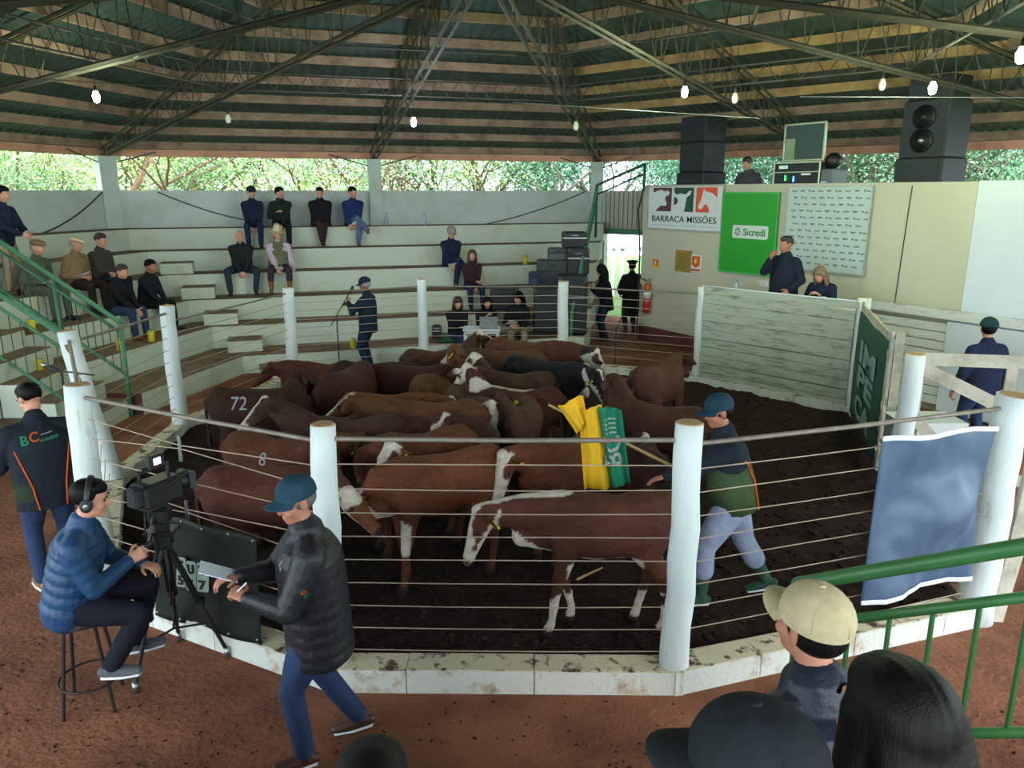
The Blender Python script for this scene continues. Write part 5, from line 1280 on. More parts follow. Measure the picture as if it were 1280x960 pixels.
# ================================================================== the people
C_ = cloth
NAVY = C_('navy', (30, 38, 58)); BLK_ = C_('black', (27, 29, 33)); OLIVE = C_('olive', (78, 84, 70)); TAN = C_('tan', (128, 106, 78)); CHAR = C_('charcoal', (46, 48, 54)); JEANS = C_('jeans', (44, 58, 88)); DJEANS = C_('dark_jeans', (34, 46, 72))
BLUEP = C_('puffer_blue', (30, 64, 100), shiny=True); BLACKP = C_('puffer_black', (30, 31, 36), shiny=True); NAVYP = C_('puffer_navy', (26, 32, 46), shiny=True); KHAKI = C_('khaki', (140, 128, 104)); GREYT = C_('grey_trouser', (78, 74, 78)); TEAL = C_('teal_cap', (34, 60, 74)); DGREEN = C_('dark_green', (32, 44, 40)); VEST = C_('vest_green', (104, 104, 78)); PINK = C_('pink_shirt', (190, 170, 184)); BROWN = C_('dark_brown', (52, 40, 40)); BEIGE = C_('beige', (196, 182, 150)); GREYB = C_('grey_trousers_light', (150, 158, 184)); GBOOT = C_('green_boot', (54, 82, 66)); LEA = mat('leather', (124, 78, 48), .55, var=.15); LEAD = mat('leather_dark', (70, 44, 34), .55, var=.15); SNEAK = mat('sneaker', (84, 88, 92), .8, bump=.4, bscale=120)
FACE1 = A0+R(30)+PI; FACE0 = A0+R(90)+PI
def sit(px, t_, side, label, dy=0, inset=.2, **kw):
    p = ontier(px, t_, side, inset); z0 = TZ[t_-1] if t_ > 0 else 0
    yaw = (FACE1 if side else FACE0)+R(dy); seat = TZ[t_]-z0
    return person(label, (p.x, p.y, z0), yaw, pose='sit', seat=seat, group='spectators on the tiers', **kw)
def sheet(P, label, w=.15, h=.21, s=1, up=(0, 0, 1), fwd=.06):
    # paper held in a hand
    w_, d_ = P['wr'][s]; c = w_+d_*fwd+Vector((0, 0, .05)); t = thing('paper_sheet', label, 'paper', c)
    n = (P['M'].to_3x3() @ Vector((-.5, 0, .85))).normalized(); u = d_.cross(n).normalized(); v = n.cross(u).normalized()
    m = MB(); m.box((0, 0, 0), (w, h, .003), Matrix((u, v, n)).transposed()); m.build('sheet', PAPER, t); return t
# far side, top row
sit(318, 5, 1, 'person in navy cap and dark jacket at the end of the top row', lean=8, head=(5, 30), hat='cap', hatm=NAVY, jacket=NAVY, trousers=DJEANS, girth=1.05, hands=((.3, .1, .42), (.3, -.08, .42)))
sit(352, 5, 1, 'person in black hooded jacket turning to his neighbour on the top row', lean=10, head=(5, 60), jacket=DGREEN, trousers=BLK_, hood=True, girth=1.12, hands=((.32, .0, .5), (.3, -.1, .78)))
sit(402, 5, 1, 'person in dark pullover with crossed ankles, third on the top row', lean=8, head=(12, -15), jacket=BLK_, trousers=BROWN, shoes=LEAD, girth=1.25, hands=((.32, .1, .44), (.32, -.1, .44)), feet=((.34, .0, .09), (.42, -.02, .12)))
s = sit(442, 5, 1, 'person in royal blue jacket and light jeans beside the pillar, legs crossed', lean=6, head=(10, 45), jacket=C_('royal', (34, 50, 96)), trousers=C_('light_jeans', (84, 104, 136)), shoes=LEA, girth=1.1, hands=((.34, .05, .5), (.34, -.12, .5)), feet=((.42, .05, .08), (.62, .26, .36)))
sheet(s, 'white sheet on the lap of the person in royal blue jacket')
# middle of the far side
sit(303, 3, 1, 'bald person in black jacket with clasped hands and spread knees', lean=14, head=(28, 0), style='fringe', hair=HAIRG, jacket=C_('black_green', (34, 38, 38)), trousers=C_('slate', (44, 54, 66)), girth=1.15, hands=((.38, .03, .42), (.38, -.03, .42)), feet=((.42, .24, .08), (.42, -.26, .08)), knee_hint=((.6, .5, 1), (.6, -.5, 1)))
s = sit(350, 3, 1, 'person in pale brimmed hat, green vest and pink sleeves with tall tan boots', lean=0, head=(6, 10), hat='brim', hatm=BEIGE, jacket=PINK, trousers=C_('maroon_trousers', (62, 50, 58)), boots=LEA, girth=1.2, hands=((.1, .3, .38), (.36, -.02, .42)), feet=((.42, .18, .08), (.42, -.2, .08)))
mb = MB(); k = 1; P0, u, sd, fw = s['P0'], s['u'], s['sd'], s['fw']
mb.loft([P0+u*.0, P0+u*.14, P0+u*.3, P0+u*.42, P0+u*.47], [.235, .225, .225, .185, .12], [.185, .18, .18, .145, .1], refs=[sd]*5, seg=20); voxel(mb, .02, 1).build('quilted_vest', VEST, s['root'], True)
sheet(s, 'white sheet hanging from the hand of the person in vest and hat', s=-1)
s = sit(563, 3, 1, 'person in pale cap and dark coat with one leg crossed, paper on the knee', lean=10, head=(20, 10), hat='cap', hatm=C_('cap_pink', (150, 130, 128)), jacket=NAVY, trousers=DJEANS, shoes=LEA, girth=1.05, hands=((.36, .02, .5), (.36, -.04, .48)), feet=((.42, .02, .08), (.5, .34, .3)))
sheet(s, 'white sheet on the knee of the person in pale cap', s=-1)
sit(590, 2, 1, 'person with long dark hair in maroon jumper, one hand raised, above the table', lean=6, head=(0, -8), style='long', hair=HAIRB, jacket=C_('maroon_knit', (54, 34, 38)), trousers=DJEANS, girth=1.0, hands=((.34, .02, .38), (.25, .04, .62)), h=1.66)
sit(570, 0, 1, 'person with long brown hair in black jacket and jeans, left of the table', lean=12, head=(22, -6), style='long', hair=HAIRB, jacket=BLK_, trousers=JEANS, h=1.66, seat_=0, hands=((.36, .03, .42), (.36, -.03, .42)), feet=((.42, -.04, .08), (.36, .02, .08))) if False else None
def sitat(px, Y, z0, seat, label, yaw, **kw):
    q = aty(px, 400, Y); return person(label, (q.x, Y, z0), R(yaw), pose='sit', seat=seat, group='spectators on the tiers', **kw)
p = ontier(571, 0, 1, .2); person('person with long brown hair in black jacket and jeans, left of the plastic table', (p.x, p.y, 0), FACE1, pose='sit', seat=.42, h=1.66, lean=12, head=(22, -6), style='long', hair=HAIRB, jacket=BLK_, trousers=JEANS, hands=((.36, .03, .52), (.36, -.03, .52)), feet=((.42, -.04, .08), (.36, .02, .08)), group='spectators on the tiers')
p = ontier(607, 0, 1, .2); person('person with headphones sitting behind the open laptop', (p.x, p.y, 0), FACE1, pose='sit', seat=.42, h=1.62, lean=12, head=(16, -6), style='long', hair=HAIRK, jacket=BLK_, trousers=BLK_, hands=((.36, .03, .66), (.26, -.06, .84)), group='spectators on the tiers')
p = ontier(648, 0, 1, .2); s = person('person with long dark hair in black jumper and beige trousers reading papers', (p.x, p.y, 0), FACE1-R(20), pose='sit', seat=.44, h=1.72, lean=10, head=(28, -22), style='long', hair=HAIRK, jacket=BLK_, trousers=KHAKI, hands=((.3, .02, .66), (.3, -.16, .66)), group='spectators on the tiers')
sheet(s, 'white sheets held by the person in beige trousers', .16, .26, s=-1)
# left side
p = aty(14, 366, 12.75); s = person('person standing at the left edge in navy jacket and khaki trousers, holding papers', (p.x, 12.75, TZ[3]), R(-8), h=1.78, lean=8, head=(10, 0), jacket=NAVY, trousers=KHAKI, shoes=LEAD, girth=1.1, hands=((.42, .06, 1.0), (.42, -.08, 1.0)), group='spectators on the tiers')
sheet(s, 'white papers in the hands of the standing person at the left edge')
sit(47, 3, 0, 'person in tan flat cap and olive jacket behind the green railing', lean=10, head=(6, 0), style='fringe', hair=HAIRG, hat='flatcap', hatm=TAN, jacket=OLIVE, trousers=OLIVE, girth=1.12)
s = sit(96, 3, 0, 'person in cream flat cap and tan coat with papers', lean=8, head=(12, 10), style='fringe', hair=HAIRG, hat='flatcap', hatm=BEIGE, jacket=TAN, trousers=BROWN, girth=1.2)
sheet(s, 'white papers on the lap of the person in tan coat', s=-1)
sit(128, 3, 0, 'bareheaded person in grey-brown jacket right of the tan coat', lean=4, head=(12, 0), hair=HAIRB, jacket=C_('grey_brown', (62, 58, 58)), trousers=NAVY, girth=1.2, hands=((.3, -.05, .66), (.3, .05, .7)), h=1.8)
s = sit(146, 2, 0, 'person in black jacket, blue jeans and tan boots with a small notebook', lean=16, head=(12, -6), hair=HAIRB, jacket=BLK_, trousers=JEANS, shoes=LEA, girth=1.12, hands=((.42, .05, .5), (.44, -.06, .52)))
sheet(s, 'small white notebook held by the person in black jacket and jeans', .1, .14, s=-1)
sit(184, 2, 0, 'person with dark beard in black zipped jacket, nearest the step blocks', lean=12, head=(8, 0), jacket=C_('zip_black', (30, 33, 42)), trousers=BLK_, girth=1.05, hands=((.42, .04, .46), (.42, -.04, .46)), skin=SKIND)
# standing figures
q = aty(460, 400, 14.2); person('person in navy coat and cap standing beside the boom microphone stand', (q.x, 14.2, 0), R(165), h=1.76, head=(14, 0), hat='cap', hatm=NAVY, style='short', hair=HAIRG, jacket=C_('navy_coat', (30, 40, 56)), trousers=DJEANS, girth=1.15, jlen=.2, hands=((.3, .16, 1.3), (.36, .0, 1.22)), skin=SKIND)
q = aty(757, 400, 17.2); person('hooded person in black standing at the entrance looking down at a phone', (q.x, 17.2, 0), R(185), h=1.72, lean=8, head=(32, 0), style='none', hat='hood', jacket=BLK_, trousers=DJEANS, girth=1.1, jlen=.22, hands=((.36, .05, 1.22), (.36, -.05, 1.22)))
q = aty(788, 400, 18.1); person('person in beret and long dark coat standing in the entrance, boots below the hem', (q.x, 18.1, 0), R(105), h=1.74, hat='beret', hatm=C_('beret', (28, 30, 30)), style='short', jacket=C_('long_coat', (30, 33, 32)), trousers=BLK_, boots=LEAD, girth=1.2, jlen=.5, hands=((.12, .24, .95), (.12, -.24, .95)))
q = aty(943, 228, 15.4); person('person in grey hoodie behind the booth parapet, between speaker stack and rack', (q.x+.08, 15.95, 2.72), R(-140), pose='sit', seat=.34, h=1.74, lean=10, head=(14, 0), jacket=C_('hoodie_grey', (70, 72, 80)), girth=1.25, hood=True, hair=HAIRB, style='thick')
q = aty(981, 340, 12.7); person('announcer in navy jacket speaking into a microphone before the green panel', (q.x+.0, 12.7, .76), R(-150), h=1.84, head=(4, -10), hair=HAIRB, jacket=C_('announcer_navy', (30, 36, 52)), trousers=BLK_, girth=1.3, hands=((.2, .28, .98), (.3, -.06, 1.46)), palm=((0, -1, -.3), (-1, .3, 0)), skin=SKIND)
mi = V(q.x-.22, 12.66, 2.27); t = thing('hand_microphone', 'black microphone at the mouth of the announcer', 'microphone', mi); m = MB(); m.loft([V(.05, .04, -.12), V(.0, 0, .03)], [.014, .018], seg=10); m.build('handle', BLACK, t, True); m = MB(); m.ell(V(-.01, 0, .05), (.03, .03, .03)); m.build('mic_grille', BLACKB, t, True)
q = aty(1016, 360, 11.95); person('person with light brown hair writing at the counter behind the plank panel', (q.x+.42, 12.45, .72), R(-135), pose='sit', seat=.62, h=1.66, lean=26, head=(34, 0), style='long', hair=mat('hair_light', (122, 100, 78), .5, var=.25, scale=30), jacket=NAVY, trousers=BLK_, hands=((.38, .08, .96), (.36, -.1, .96)), feet=((.12, .1, .1), (.12, -.1, .1)))
person('person in navy jumper and green cap seen from behind in the alley', (5.95, 9.45, 0), R(100), h=1.76, head=(4, -28), hat='cap', hatm=C_('alley_cap', (28, 60, 62)), jacket=C_('alley_navy', (36, 42, 68)), trousers=JEANS, girth=1.25, hands=((.05, .34, .84), (.05, -.34, .84)))

# the driver inside the ring, with flag
DR = person('person driving cattle in teal cap, dark jacket, grey wide trousers and green boots', (1.72, 5.62, .07), R(178), h=1.74, lean=10, head=(14, 10), hat='cap', hatm=TEAL, jacket=C_('driver_dark', (36, 42, 52)), trousers=GREYB, boots=GBOOT, girth=1.12, vox=.011, fine=True, jlen=.12, legw=1.25,
    hands=((.62, .02, 1.02), (.34, -.16, 1.02)), feet=((.22, .12, .1), (-.36, -.12, .12, .35)), skin=SKIND, curl=(12, 50), palm=((0, 0, -1), (0, 1, -.2)))
M = DR['M']
m = MB(); P0, u, sd, fw = DR['P0'], DR['u'], DR['sd'], DR['fw']
m.loft([P0-u*.1, P0+u*.12, P0+u*.3], [.236, .23, .2], [.19, .182, .155], refs=[sd]*3, seg=24, cap=False); m.build('green_jacket_panel', C_('panel_green', (66, 86, 56)), DR['root'], True)
for s_ in (1, -1):
    m = MB(); m.loft([P0-u*.1+sd*s_*.15-fw*.155, P0+u*.14+sd*s_*.15-fw*.145, P0+u*.3+sd*s_*.17-fw*.1, P0+u*.36+sd*s_*.2+fw*.0], [.007]*4, [.007]*4, seg=6); m.build('orange_piping', C_('orange_pipe', (214, 82, 40)), DR['root'], True)
w2 = M @ Vector((.34, -.16, 1.02)); 
f0, f1 = V(1.42, 5.86, 1.06), V(.30, 5.92, 1.62)
t = thing('flag_stick', 'long wooden stick held by the cattle driver', 'stick', f0); m = MB(); m.loft([f0, f1], [.014, .011], seg=10); m.build('stick', WOODCUT, t, True, world=True)
t = thing('drover_flag', 'yellow and green flag with white BC lettering hung from the stick', 'flag', f1)
FX = lambda px, py, Y=5.8: aty(px, py, Y)
def fl(c, wv, nu=16, nv=22, ph=0):
    a_, b_, c3, d3 = c
    def fn(u, v): 
        p = a_.lerp(b_, u).lerp(d3.lerp(c3, u), v); return p+V(0, wv*math.sin(u*7+v*2+ph)+wv*.6*math.sin(u*15+ph), 0)
    m = MB(); m.grid(fn, nu, nv); return m
o = fl((FX(731, 613), FX(764, 611), FX(752, 507), FX(724, 512)), .03).build('yellow_cloth', YF, t, True, world=True); o.modifiers.new('s', 'SOLIDIFY').thickness = .004
o = fl((FX(722, 545), FX(733, 520), FX(728, 494), FX(697, 508)), .03, ph=1).build('yellow_fold', YF, t, True, world=True); o.modifiers.new('s', 'SOLIDIFY').thickness = .004
g = fl((FX(764, 610), FX(788, 604), FX(776, 511), FX(748, 508)), .025, ph=2); go = g.build('green_cloth', GF, t, True, world=True); go.modifiers.new('s', 'SOLIDIFY').thickness = .004
S.view_layers[0].update()
ux, vx = (FX(765, 520)-FX(769, 575)).normalized(), V(-1, 0, 0)
tm = text_mb('BC', .2, .002, bold=.004); 
decal(tm, FX(767, 563), ux, vx, V(0, -1, 0), go, .009, 4).build('lettering', WH, go, world=True)
tm = text_mb('IIII', .15, .002); decal(tm, FX(763, 532), ux, vx, V(0, -1, 0), go, .009, 4).build('lettering', WH, go, world=True)

# camera operator on the stool
OP = person('seated camera operator in blue puffer jacket with headphones', (-2.80, 4.40, 0), R(16), pose='sit', seat=.665, h=1.76, lean=14, head=(10, 4), jacket=BLUEP, trousers=C_('op_black', (26, 28, 38)), girth=1.12, vox=.009, fine=True, puff=.06,
    hands=((.40, .16, .88), (.36, .0, .98)), hdir=(None, (.8, .2, .4)), palm=((0, 0, -1), (.2, .9, -.3)), curl=(30, 48), feet=((.30, .17, .31), (.20, -.10, .31)), shoes=SNEAK, knee_hint=((1, .1, .5), (1, -.12, .5)), jlen=.05, elbow=((-.2, .6, -.8), (-.3, -.5, -.9)))
hp = OP['hp']; t = thing('headphones', 'black over-ear headphones worn by the camera operator', 'headphones', hp(0, 0, .1)); Rr = OP['Rh']
m = MB(); m.loft([hp(-.005, .098*math.cos(a), .01+.125*math.sin(a)) for a in [PI*i/16 for i in range(17)]], [.016]*17, [.006]*17, seg=8, refs=[Rr @ V(1, 0, 0)]*17); m.build('headband', BLACK, t, True, world=True)
for s_ in (1, -1):
    m = MB(); m.ell(hp(-.005, s_*.096, -.01), (.038, .02, .045), Rr, seg=18, rings=10); c = m.build('ear_cup', BLACKB, t, True, world=True)
    m = MB(); m.ell(hp(-.005, s_*.115, -.01), (.016, .004, .018), Rr); m.build('ear_badge', CHROME, c, True, world=True)
# man with papers in the foreground
PM = person('person in teal cap and black quilted jacket reading a paper in front of the fence', (-1.13, 3.99, 0), R(197), h=1.765, lean=3, head=(12, 22), hat='cap', hatm=TEAL, hair=mat('hair_greying', (92, 86, 80), .6, var=.25, scale=50), jacket=BLACKP, trousers=JEANS, shoes=LEAD, girth=1.36, vox=.009, fine=True, puff=.018, jlen=.26,
    hands=((.36, .12, 1.13), (.40, .0, 1.21)), hdir=((.55, -.45, .2), (.8, .35, .1)), palm=((-.1, -.5, -.8), (0, .2, -1)), curl=(42, 30), feet=((.12, .12, .08), (-.22, -.10, .10, .2)), skin=SKIND)
M = PM['M']; c = M @ Vector((.50, -.0, 1.25)); t = thing('paper_sheet', 'white folded sheet read by the person in teal cap', 'paper', c)
fw_ = (M.to_3x3() @ Vector((.9, 0, .42))).normalized(); sd_ = M.to_3x3() @ Vector((0, 1, 0)); nn = fw_.cross(sd_)
m = MB(); m.box((0, 0, 0), (.21, .15, .002), Matrix((fw_, sd_, nn)).transposed()); m.box(nn*.002+sd_*.004, (.2, .14, .002), Matrix((fw_, sd_, nn)).transposed()); m.build('sheet', PAPER, t)
c = PM['wr'][1][0]+PM['wr'][1][1]*.09; t = thing('white_pen', 'white pen held by the person in teal cap', 'pen', c); m = MB(); m.loft([V(.06, -.02, .07), V(-.05, .01, -.04)], [.0045]*2, seg=8); m.build('pen_body', PAPER, t)
back = M.to_3x3() @ Vector((0, 1, 0))
for tx, col, dz, dx, sz in (('o', (210, 84, 50), 0, 0, .05), ('cc', (40, 120, 84), -.028, .03, .035)):
    q = M @ Vector((.03-dx*.4, .2, 1.22+dz)); tm = text_mb(tx, sz, .002, bold=.002)
    decal(tm, q, V(1, 0, 0), V(0, 0, 1), V(0, -1, 0), PM['jacket']).build('sleeve_logo', mat('logo_%s' % tx, col, .6), PM['jacket'], world=True)
q = M @ Vector((.16, .12, 1.30)); m = MB(); 
for k in range(5): m.ell((.01*math.sin(k*2.1), .012*k-.02, 0), (.008, .008, .002), seg=8, rings=4)
decal(m, q, V(1, 0, .1), V(0, 0, 1), V(-.45, -1, 0), PM['jacket']).build('chest_emblem', mat('emblem_pale', (168, 164, 130), .7), PM['jacket'], world=True)
# man with the logo jacket at the left
LJ = person('person in dark jacket with BC logo on the back, looking down at a phone', (-3.86, 5.98, 0), R(132), h=1.80, lean=6, head=(30, 22), hair=HAIRK, jacket=C_('logo_dark', (30, 36, 44)), trousers=JEANS, shoes=LEA, girth=1.2, vox=.01, fine=True, jlen=.2, hands=((.34, .16, 1.12), (.32, -.02, 1.12)), feet=((.02, .13, .08), (.12, -.13, .08)))
M = LJ['M']; P0, u, sd, fw = LJ['P0'], LJ['u'], LJ['sd'], LJ['fw']
for tx, col, x, z, sz in (('B', (34, 150, 104), .12, 1.345, .1), ('C', (224, 106, 40), .052, 1.365, .1), ('eventos', (40, 140, 100), -.05, 1.345, .042), ('____', (200, 206, 200), -.04, 1.40, .04)):
    q = M @ Vector((-.15, x, z)); tm = text_mb(tx, sz, .002, bold=.002); b_ = M.to_3x3() @ Vector((-1, 0, 0)); uu = M.to_3x3() @ Vector((0, -1, 0.12)); decal(tm, q, uu, V(0, 0, 1), b_, LJ['jacket']).build('back_logo', mat('logo_%d_%d' % (col[0], len(tx)), col, .6), LJ['jacket'], world=True)
m = MB(); m.loft([P0-u*.12, P0+u*.05, P0+u*.2], [.237, .226, .2], [.18, .172, .15], refs=[sd]*3, seg=28, cap=False)
m2 = MB(); ring = len(m.v)//3
for f in m.f: 
    cy = sum(Vector(m.v[i]).dot(sd) for i in f)/len(f)
    if len(f) == 4 and cy > .08 or (len(f) == 4 and cy < -.12): m2.f.append(f); m2.m.append(0)
m2.v = m.v; m2.build('green_jacket_panel', C_('panel_dark_green', (38, 50, 36)), LJ['root'], True)
for s_ in (1, -1):
    m = MB(); m.loft([P0-u*.19+sd*s_*.10-fw*.175, P0+u*.0+sd*s_*.12-fw*.165, P0+u*.2+sd*s_*.17-fw*.125, P0+u*.33+sd*s_*.2-fw*.08], [.006]*4, seg=6); m.build('orange_piping', C_('orange_pipe', (214, 82, 40)), LJ['root'], True)
c = (LJ['wr'][1][0]+LJ['wr'][-1][0])/2+(M.to_3x3() @ V(.1, 0, .02)); t = thing('mobile_phone', 'phone in the hands of the person in the logo jacket', 'phone', c); m = MB(); m.rbox(V(0, 0, 0), (.15, .075, .01), .003, Matrix.Rotation(R(132), 3, 'Z')); m.build('phone_body', BLACK, t)
# heads and shoulders in front of the photographer
person('person in beige cap and navy puffer vest seated by the green handrail', (.94, 1.93, .79), R(110), pose='sit', seat=.44, h=1.76, lean=10, head=(-6, 6), hat='cap', hatm=C_('beige_cap', (176, 162, 128)), hair=HAIRK, jacket=NAVYP, trousers=BLK_, girth=1.38, vox=.008, fine=True, puff=.10, skin=SKIND)
person('person in plain black cap at the bottom edge, shoulders in black', (.48, 1.04, 1.12), R(150), pose='sit', seat=.42, h=1.74, lean=6, head=(4, 4), hat='cap', hatm=C_('black_cap', (26, 30, 34)), hair=HAIRK, jacket=BLK_, trousers=BLK_, girth=1.1, vox=.008, fine=True, skin=SKIND)
person('person with long glossy black hair at the bottom edge', (.69, 1.10, 1.16), R(94), pose='sit', seat=.42, h=1.70, lean=6, head=(4, 10), style='big', hair=HAIRK, jacket=BLK_, trousers=BLK_, vox=.008, fine=True)
person('dark-haired person whose crown just shows at the bottom edge', (-.27, 1.2, 1.03), R(95), pose='sit', seat=.34, h=1.6, lean=6, head=(10, 0), style='thick', hair=HAIRK, jacket=BLK_, trousers=BLK_, vox=.01, fine=True)
# ================================================================== the cattle
cow('dark red steer with white belly, socks and neck stripe, nearest the fence', 756, 616, 181, (104, 52, 40), s=.98, at=None, poll=(.78, .06, .96), face=(.55, .12, -.62), white=('throat', 'belly', 'socks', 'neckline', 'eyes', 'muzzle', 'blaze'), step=.09, tag_side=(1,), hpx=(596,642,1.0), mpx=(575,690,.72))
cow('red steer with lowered head facing the man in the teal cap', 548, 566, 207, (128, 64, 42), s=1.02, poll=(.78, .0, .88), face=(.6, -.05, -.75), white=('throat', 'legpatch', 'poll'), step=.05, tag_side=(1,), hpx=(434,622,.98), mpx=(484,672,.76))
cow('steer with white face and red eye patches looking at the camera behind the nearest steer', 716, 545, 222, (124, 62, 42), poll=(.80, .05, 1.0), face=(.6, .2, -.78), white=('face', 'eyes'), tag_side=(1,), hpx=(641,572,1.1), mpx=(630,614,.84))
cow('red steer with long white face resting on the red back in front', 518, 540, 206, (116, 58, 38), poll=(.74, .0, 1.06), face=(.7, .3, -.75), white=('face',), tag_side=(1,), hpx=(486,563,1.12), mpx=(462,606,.88))
cow('dark red steer with chalk mark behind the man in the teal cap', 345, 584, 2, (104, 50, 38), s=1.03, mark=('7', .18, .98, .16, -1), tag_side=(1,), hpx=(405,585,1.1), mpx=(425,618,.85))
cow('red steer with circular chalk brand behind the fence clamp', 352, 545, -14, (112, 56, 40), mark=('8', -.1, .98, .15, -1), poll=(.84, 0, 1.0), tag_side=(-1,), hpx=(430,557,1.05), mpx=(455,582,.85))
cow('grey-black steer with white forehead blaze and white muzzle, head raised', 432, 521, 187, (58, 50, 48), poll=(.80, -.04, 1.24), face=(.72, .12, -.62), white=('blaze', 'muzzle'), tag_y=False, hpx=(336,506,1.28), mpx=(297,538,1.05))
cow('dark brown steer chalked 72 at the back left of the ring', 325, 485, 3, DBR, s=1.0, mark=('72', -.2, 1.02, .19, -1), poll=(.84, 0, 1.1), tag_side=(1,), at=None, hpx=(373,472,1.2), mpx=(394,490,1.0))
cow('large dark brown steer with head low between its neighbours', 428, 462, 250, (56, 40, 36), s=1.06, poll=(.8, .1, .96), face=(.6, .25, -.8), tag_y=False, white=('muzzle',), hpx=(412,490,1.0), mpx=(436,514,.8))
cow('dark steer at the far left back, behind the large brown one', 400, 453, 172, (66, 42, 34), s=.95, poll=(.82, 0, 1.05), tag_y=False)
cow('nearly black steer standing below the man in navy', 470, 453, 352, (40, 29, 27), s=1.0, poll=(.8, 0, 1.0), tag_y=False)
cow('dark brown steer left of the tagged one looking right', 516, 456, 176, (52, 37, 32), s=1.0, poll=(.8, 0, 1.0), tag_y=False)
cow('tawny steer seen from behind with raised head and two yellow tags', 549, 462, 62, (122, 74, 46), s=.96, poll=(.70, -.16, 1.34), face=(.7, -.5, -.35), white=('muzzle',), tag_side=(1, -1), hpx=(568,438,1.38), mpx=(592,457,1.2))
cow('red steer in the back row in front of the women at the table', 552, 436, 8, (92, 50, 36), s=.97, poll=(.86, 0, 1.2), face=(.85, .1, -.4), white=('face', 'eyes'), tag_side=(1,), hpx=(598,421,1.22), mpx=(624,430,1.1))
cow('big red steer in the back row with white-faced dark head toward the entrance', 662, 425, -22, (108, 56, 38), s=1.1, poll=(.86, -.05, 1.08), face=(.8, -.1, -.7), white=('face',), head_col=(44, 34, 34), tag_y=False, hpx=(740,443,1.18), mpx=(756,468,.9))
cow('red-brown steer between the back row and the black one', 628, 437, 176, (100, 60, 42), s=1.03, poll=(.8, 0, 1.0), tag_y=False, white=('poll',))
cow('black steer with white-marked black face, in front of the entrance', 684, 450, -26, (27, 26, 29), s=1.06, poll=(.86, -.03, 1.06), face=(.75, -.1, -.68), white=('throat', 'blaze'), tag_side=(-1,), tag_y=True, hpx=(742,470,1.18), mpx=(758,498,.92))
cow('brown steer with small pale horns facing left, level back', 640, 465, 179, (84, 50, 38), s=.97, poll=(.82, 0, 1.14), tag_y=False, white=('poll',), hpx=(600,461,1.2), mpx=(582,474,1.05))
cow('dark steer with white neck and white line along its back', 640, 484, 176, (62, 42, 38), s=1.0, poll=(.8, 0, 1.2), white=('neckline', 'backline', 'face', 'poll'), tag_y=False, face=(.75, .1, -.65), hpx=(588,470,1.25), mpx=(572,486,1.02))
cow('red curly-headed steer facing the camera with head down and yellow tag', 652, 502, 258, (96, 56, 44), s=.95, poll=(.74, 0, 1.0), face=(.55, 0, -.85), tag_side=(1,), curly=False, hpx=(630,506,1.1), mpx=(630,548,.85))
cow('brown steer with curly white face peering toward the camera', 585, 491, 293, (104, 64, 44), s=.93, poll=(.78, .05, 1.02), face=(.6, .1, -.8), white=('face',), tag_y=False, hpx=(610,507,1.12), mpx=(623,541,.86))
cow('long red-brown steer across the middle, facing left', 530, 501, 183, (112, 60, 38), s=1.05, poll=(.82, .03, 1.08), face=(.75, .2, -.6), white=('blaze',), tag_y=False, hpx=(443,503,1.18), mpx=(404,523,.98))
cow('curly-coated red steer in the middle of the herd', 486, 492, 356, (138, 76, 44), s=.95, curly=True, poll=(.82, 0, 1.05), tag_y=False, white=('blaze',))
cow('dark brown steer with white cheek and yellow tag by the fence pipe', 556, 523, 350, (60, 42, 36), s=.97, poll=(.80, 0, 1.0), face=(.7, -.1, -.75), white=('face',), tag_side=(1,), hpx=(576,536,1.06), mpx=(598,558,.85))
cow('chestnut steer chalked on the flank, between the middle rows', 490, 521, 197, (118, 64, 42), s=.93, mark=('7', -.2, .98, .12, 1), poll=(.80, 0, 1.0), tag_y=False)
cow('red steer walking away beside the plank panel', 824, 452, 52, (98, 50, 40), s=1.06, poll=(.8, .1, 1.05), tag_y=False)
cow('dark red steer behind the flag facing the black steer', 818, 503, 150, (92, 48, 36), s=1.0, poll=(.82, 0, 1.12), tag_y=False, hpx=(773,492,1.18), mpx=(764,516,.95))
cow('brown and white headed steer behind the flag stick', 764, 556, 352, (50, 36, 34), s=.92, poll=(.76, 0, 1.02), face=(.75, 0, -.68), white=('throat', 'muzzle', 'face', 'eyes'), tag_y=False, hpx=(802,556,1.0), mpx=(830,582,.78))
# ================================================================== trees outside
LEAFM = {}
def leafmat(i, c):
    m_ = mat('leaf%d' % i, c, .55, var=.4, scale=1.2, spec=.3); b = m_.node_tree.nodes['Principled BSDF']
    b.inputs['Transmission Weight'].default_value = 0
    return m_
def crown_mesh(seed, R_, n, mtl, leaf=.12, squash=.8):
    rng = np.random.default_rng(seed); 
    nc = 26; cc = rng.normal(size=(nc, 3)); cc /= np.linalg.norm(cc, axis=1)[:, None]; cc *= (R_*rng.uniform(.3, .95, nc))[:, None]; cc[:, 2] *= squash
    idx = rng.integers(0, nc, n); P = cc[idx]+rng.normal(size=(n, 3))*R_*.2
    U = rng.normal(size=(n, 3)); U /= np.linalg.norm(U, axis=1)[:, None]; W_ = np.cross(U, rng.normal(size=(n, 3))); W_ /= np.linalg.norm(W_, axis=1)[:, None]
    L = leaf*rng.uniform(.6, 1.3, n)[:, None]
    V_ = np.stack([P-U*L*.5, P+W_*L*.28, P+U*L*.6, P-W_*L*.28], 1).reshape(-1, 3)
    me = bpy.data.meshes.new('crown'); F = np.arange(n*4).reshape(-1, 4)
    me.from_pydata(V_.tolist(), [], F.tolist()); me.materials.append(mtl); return me
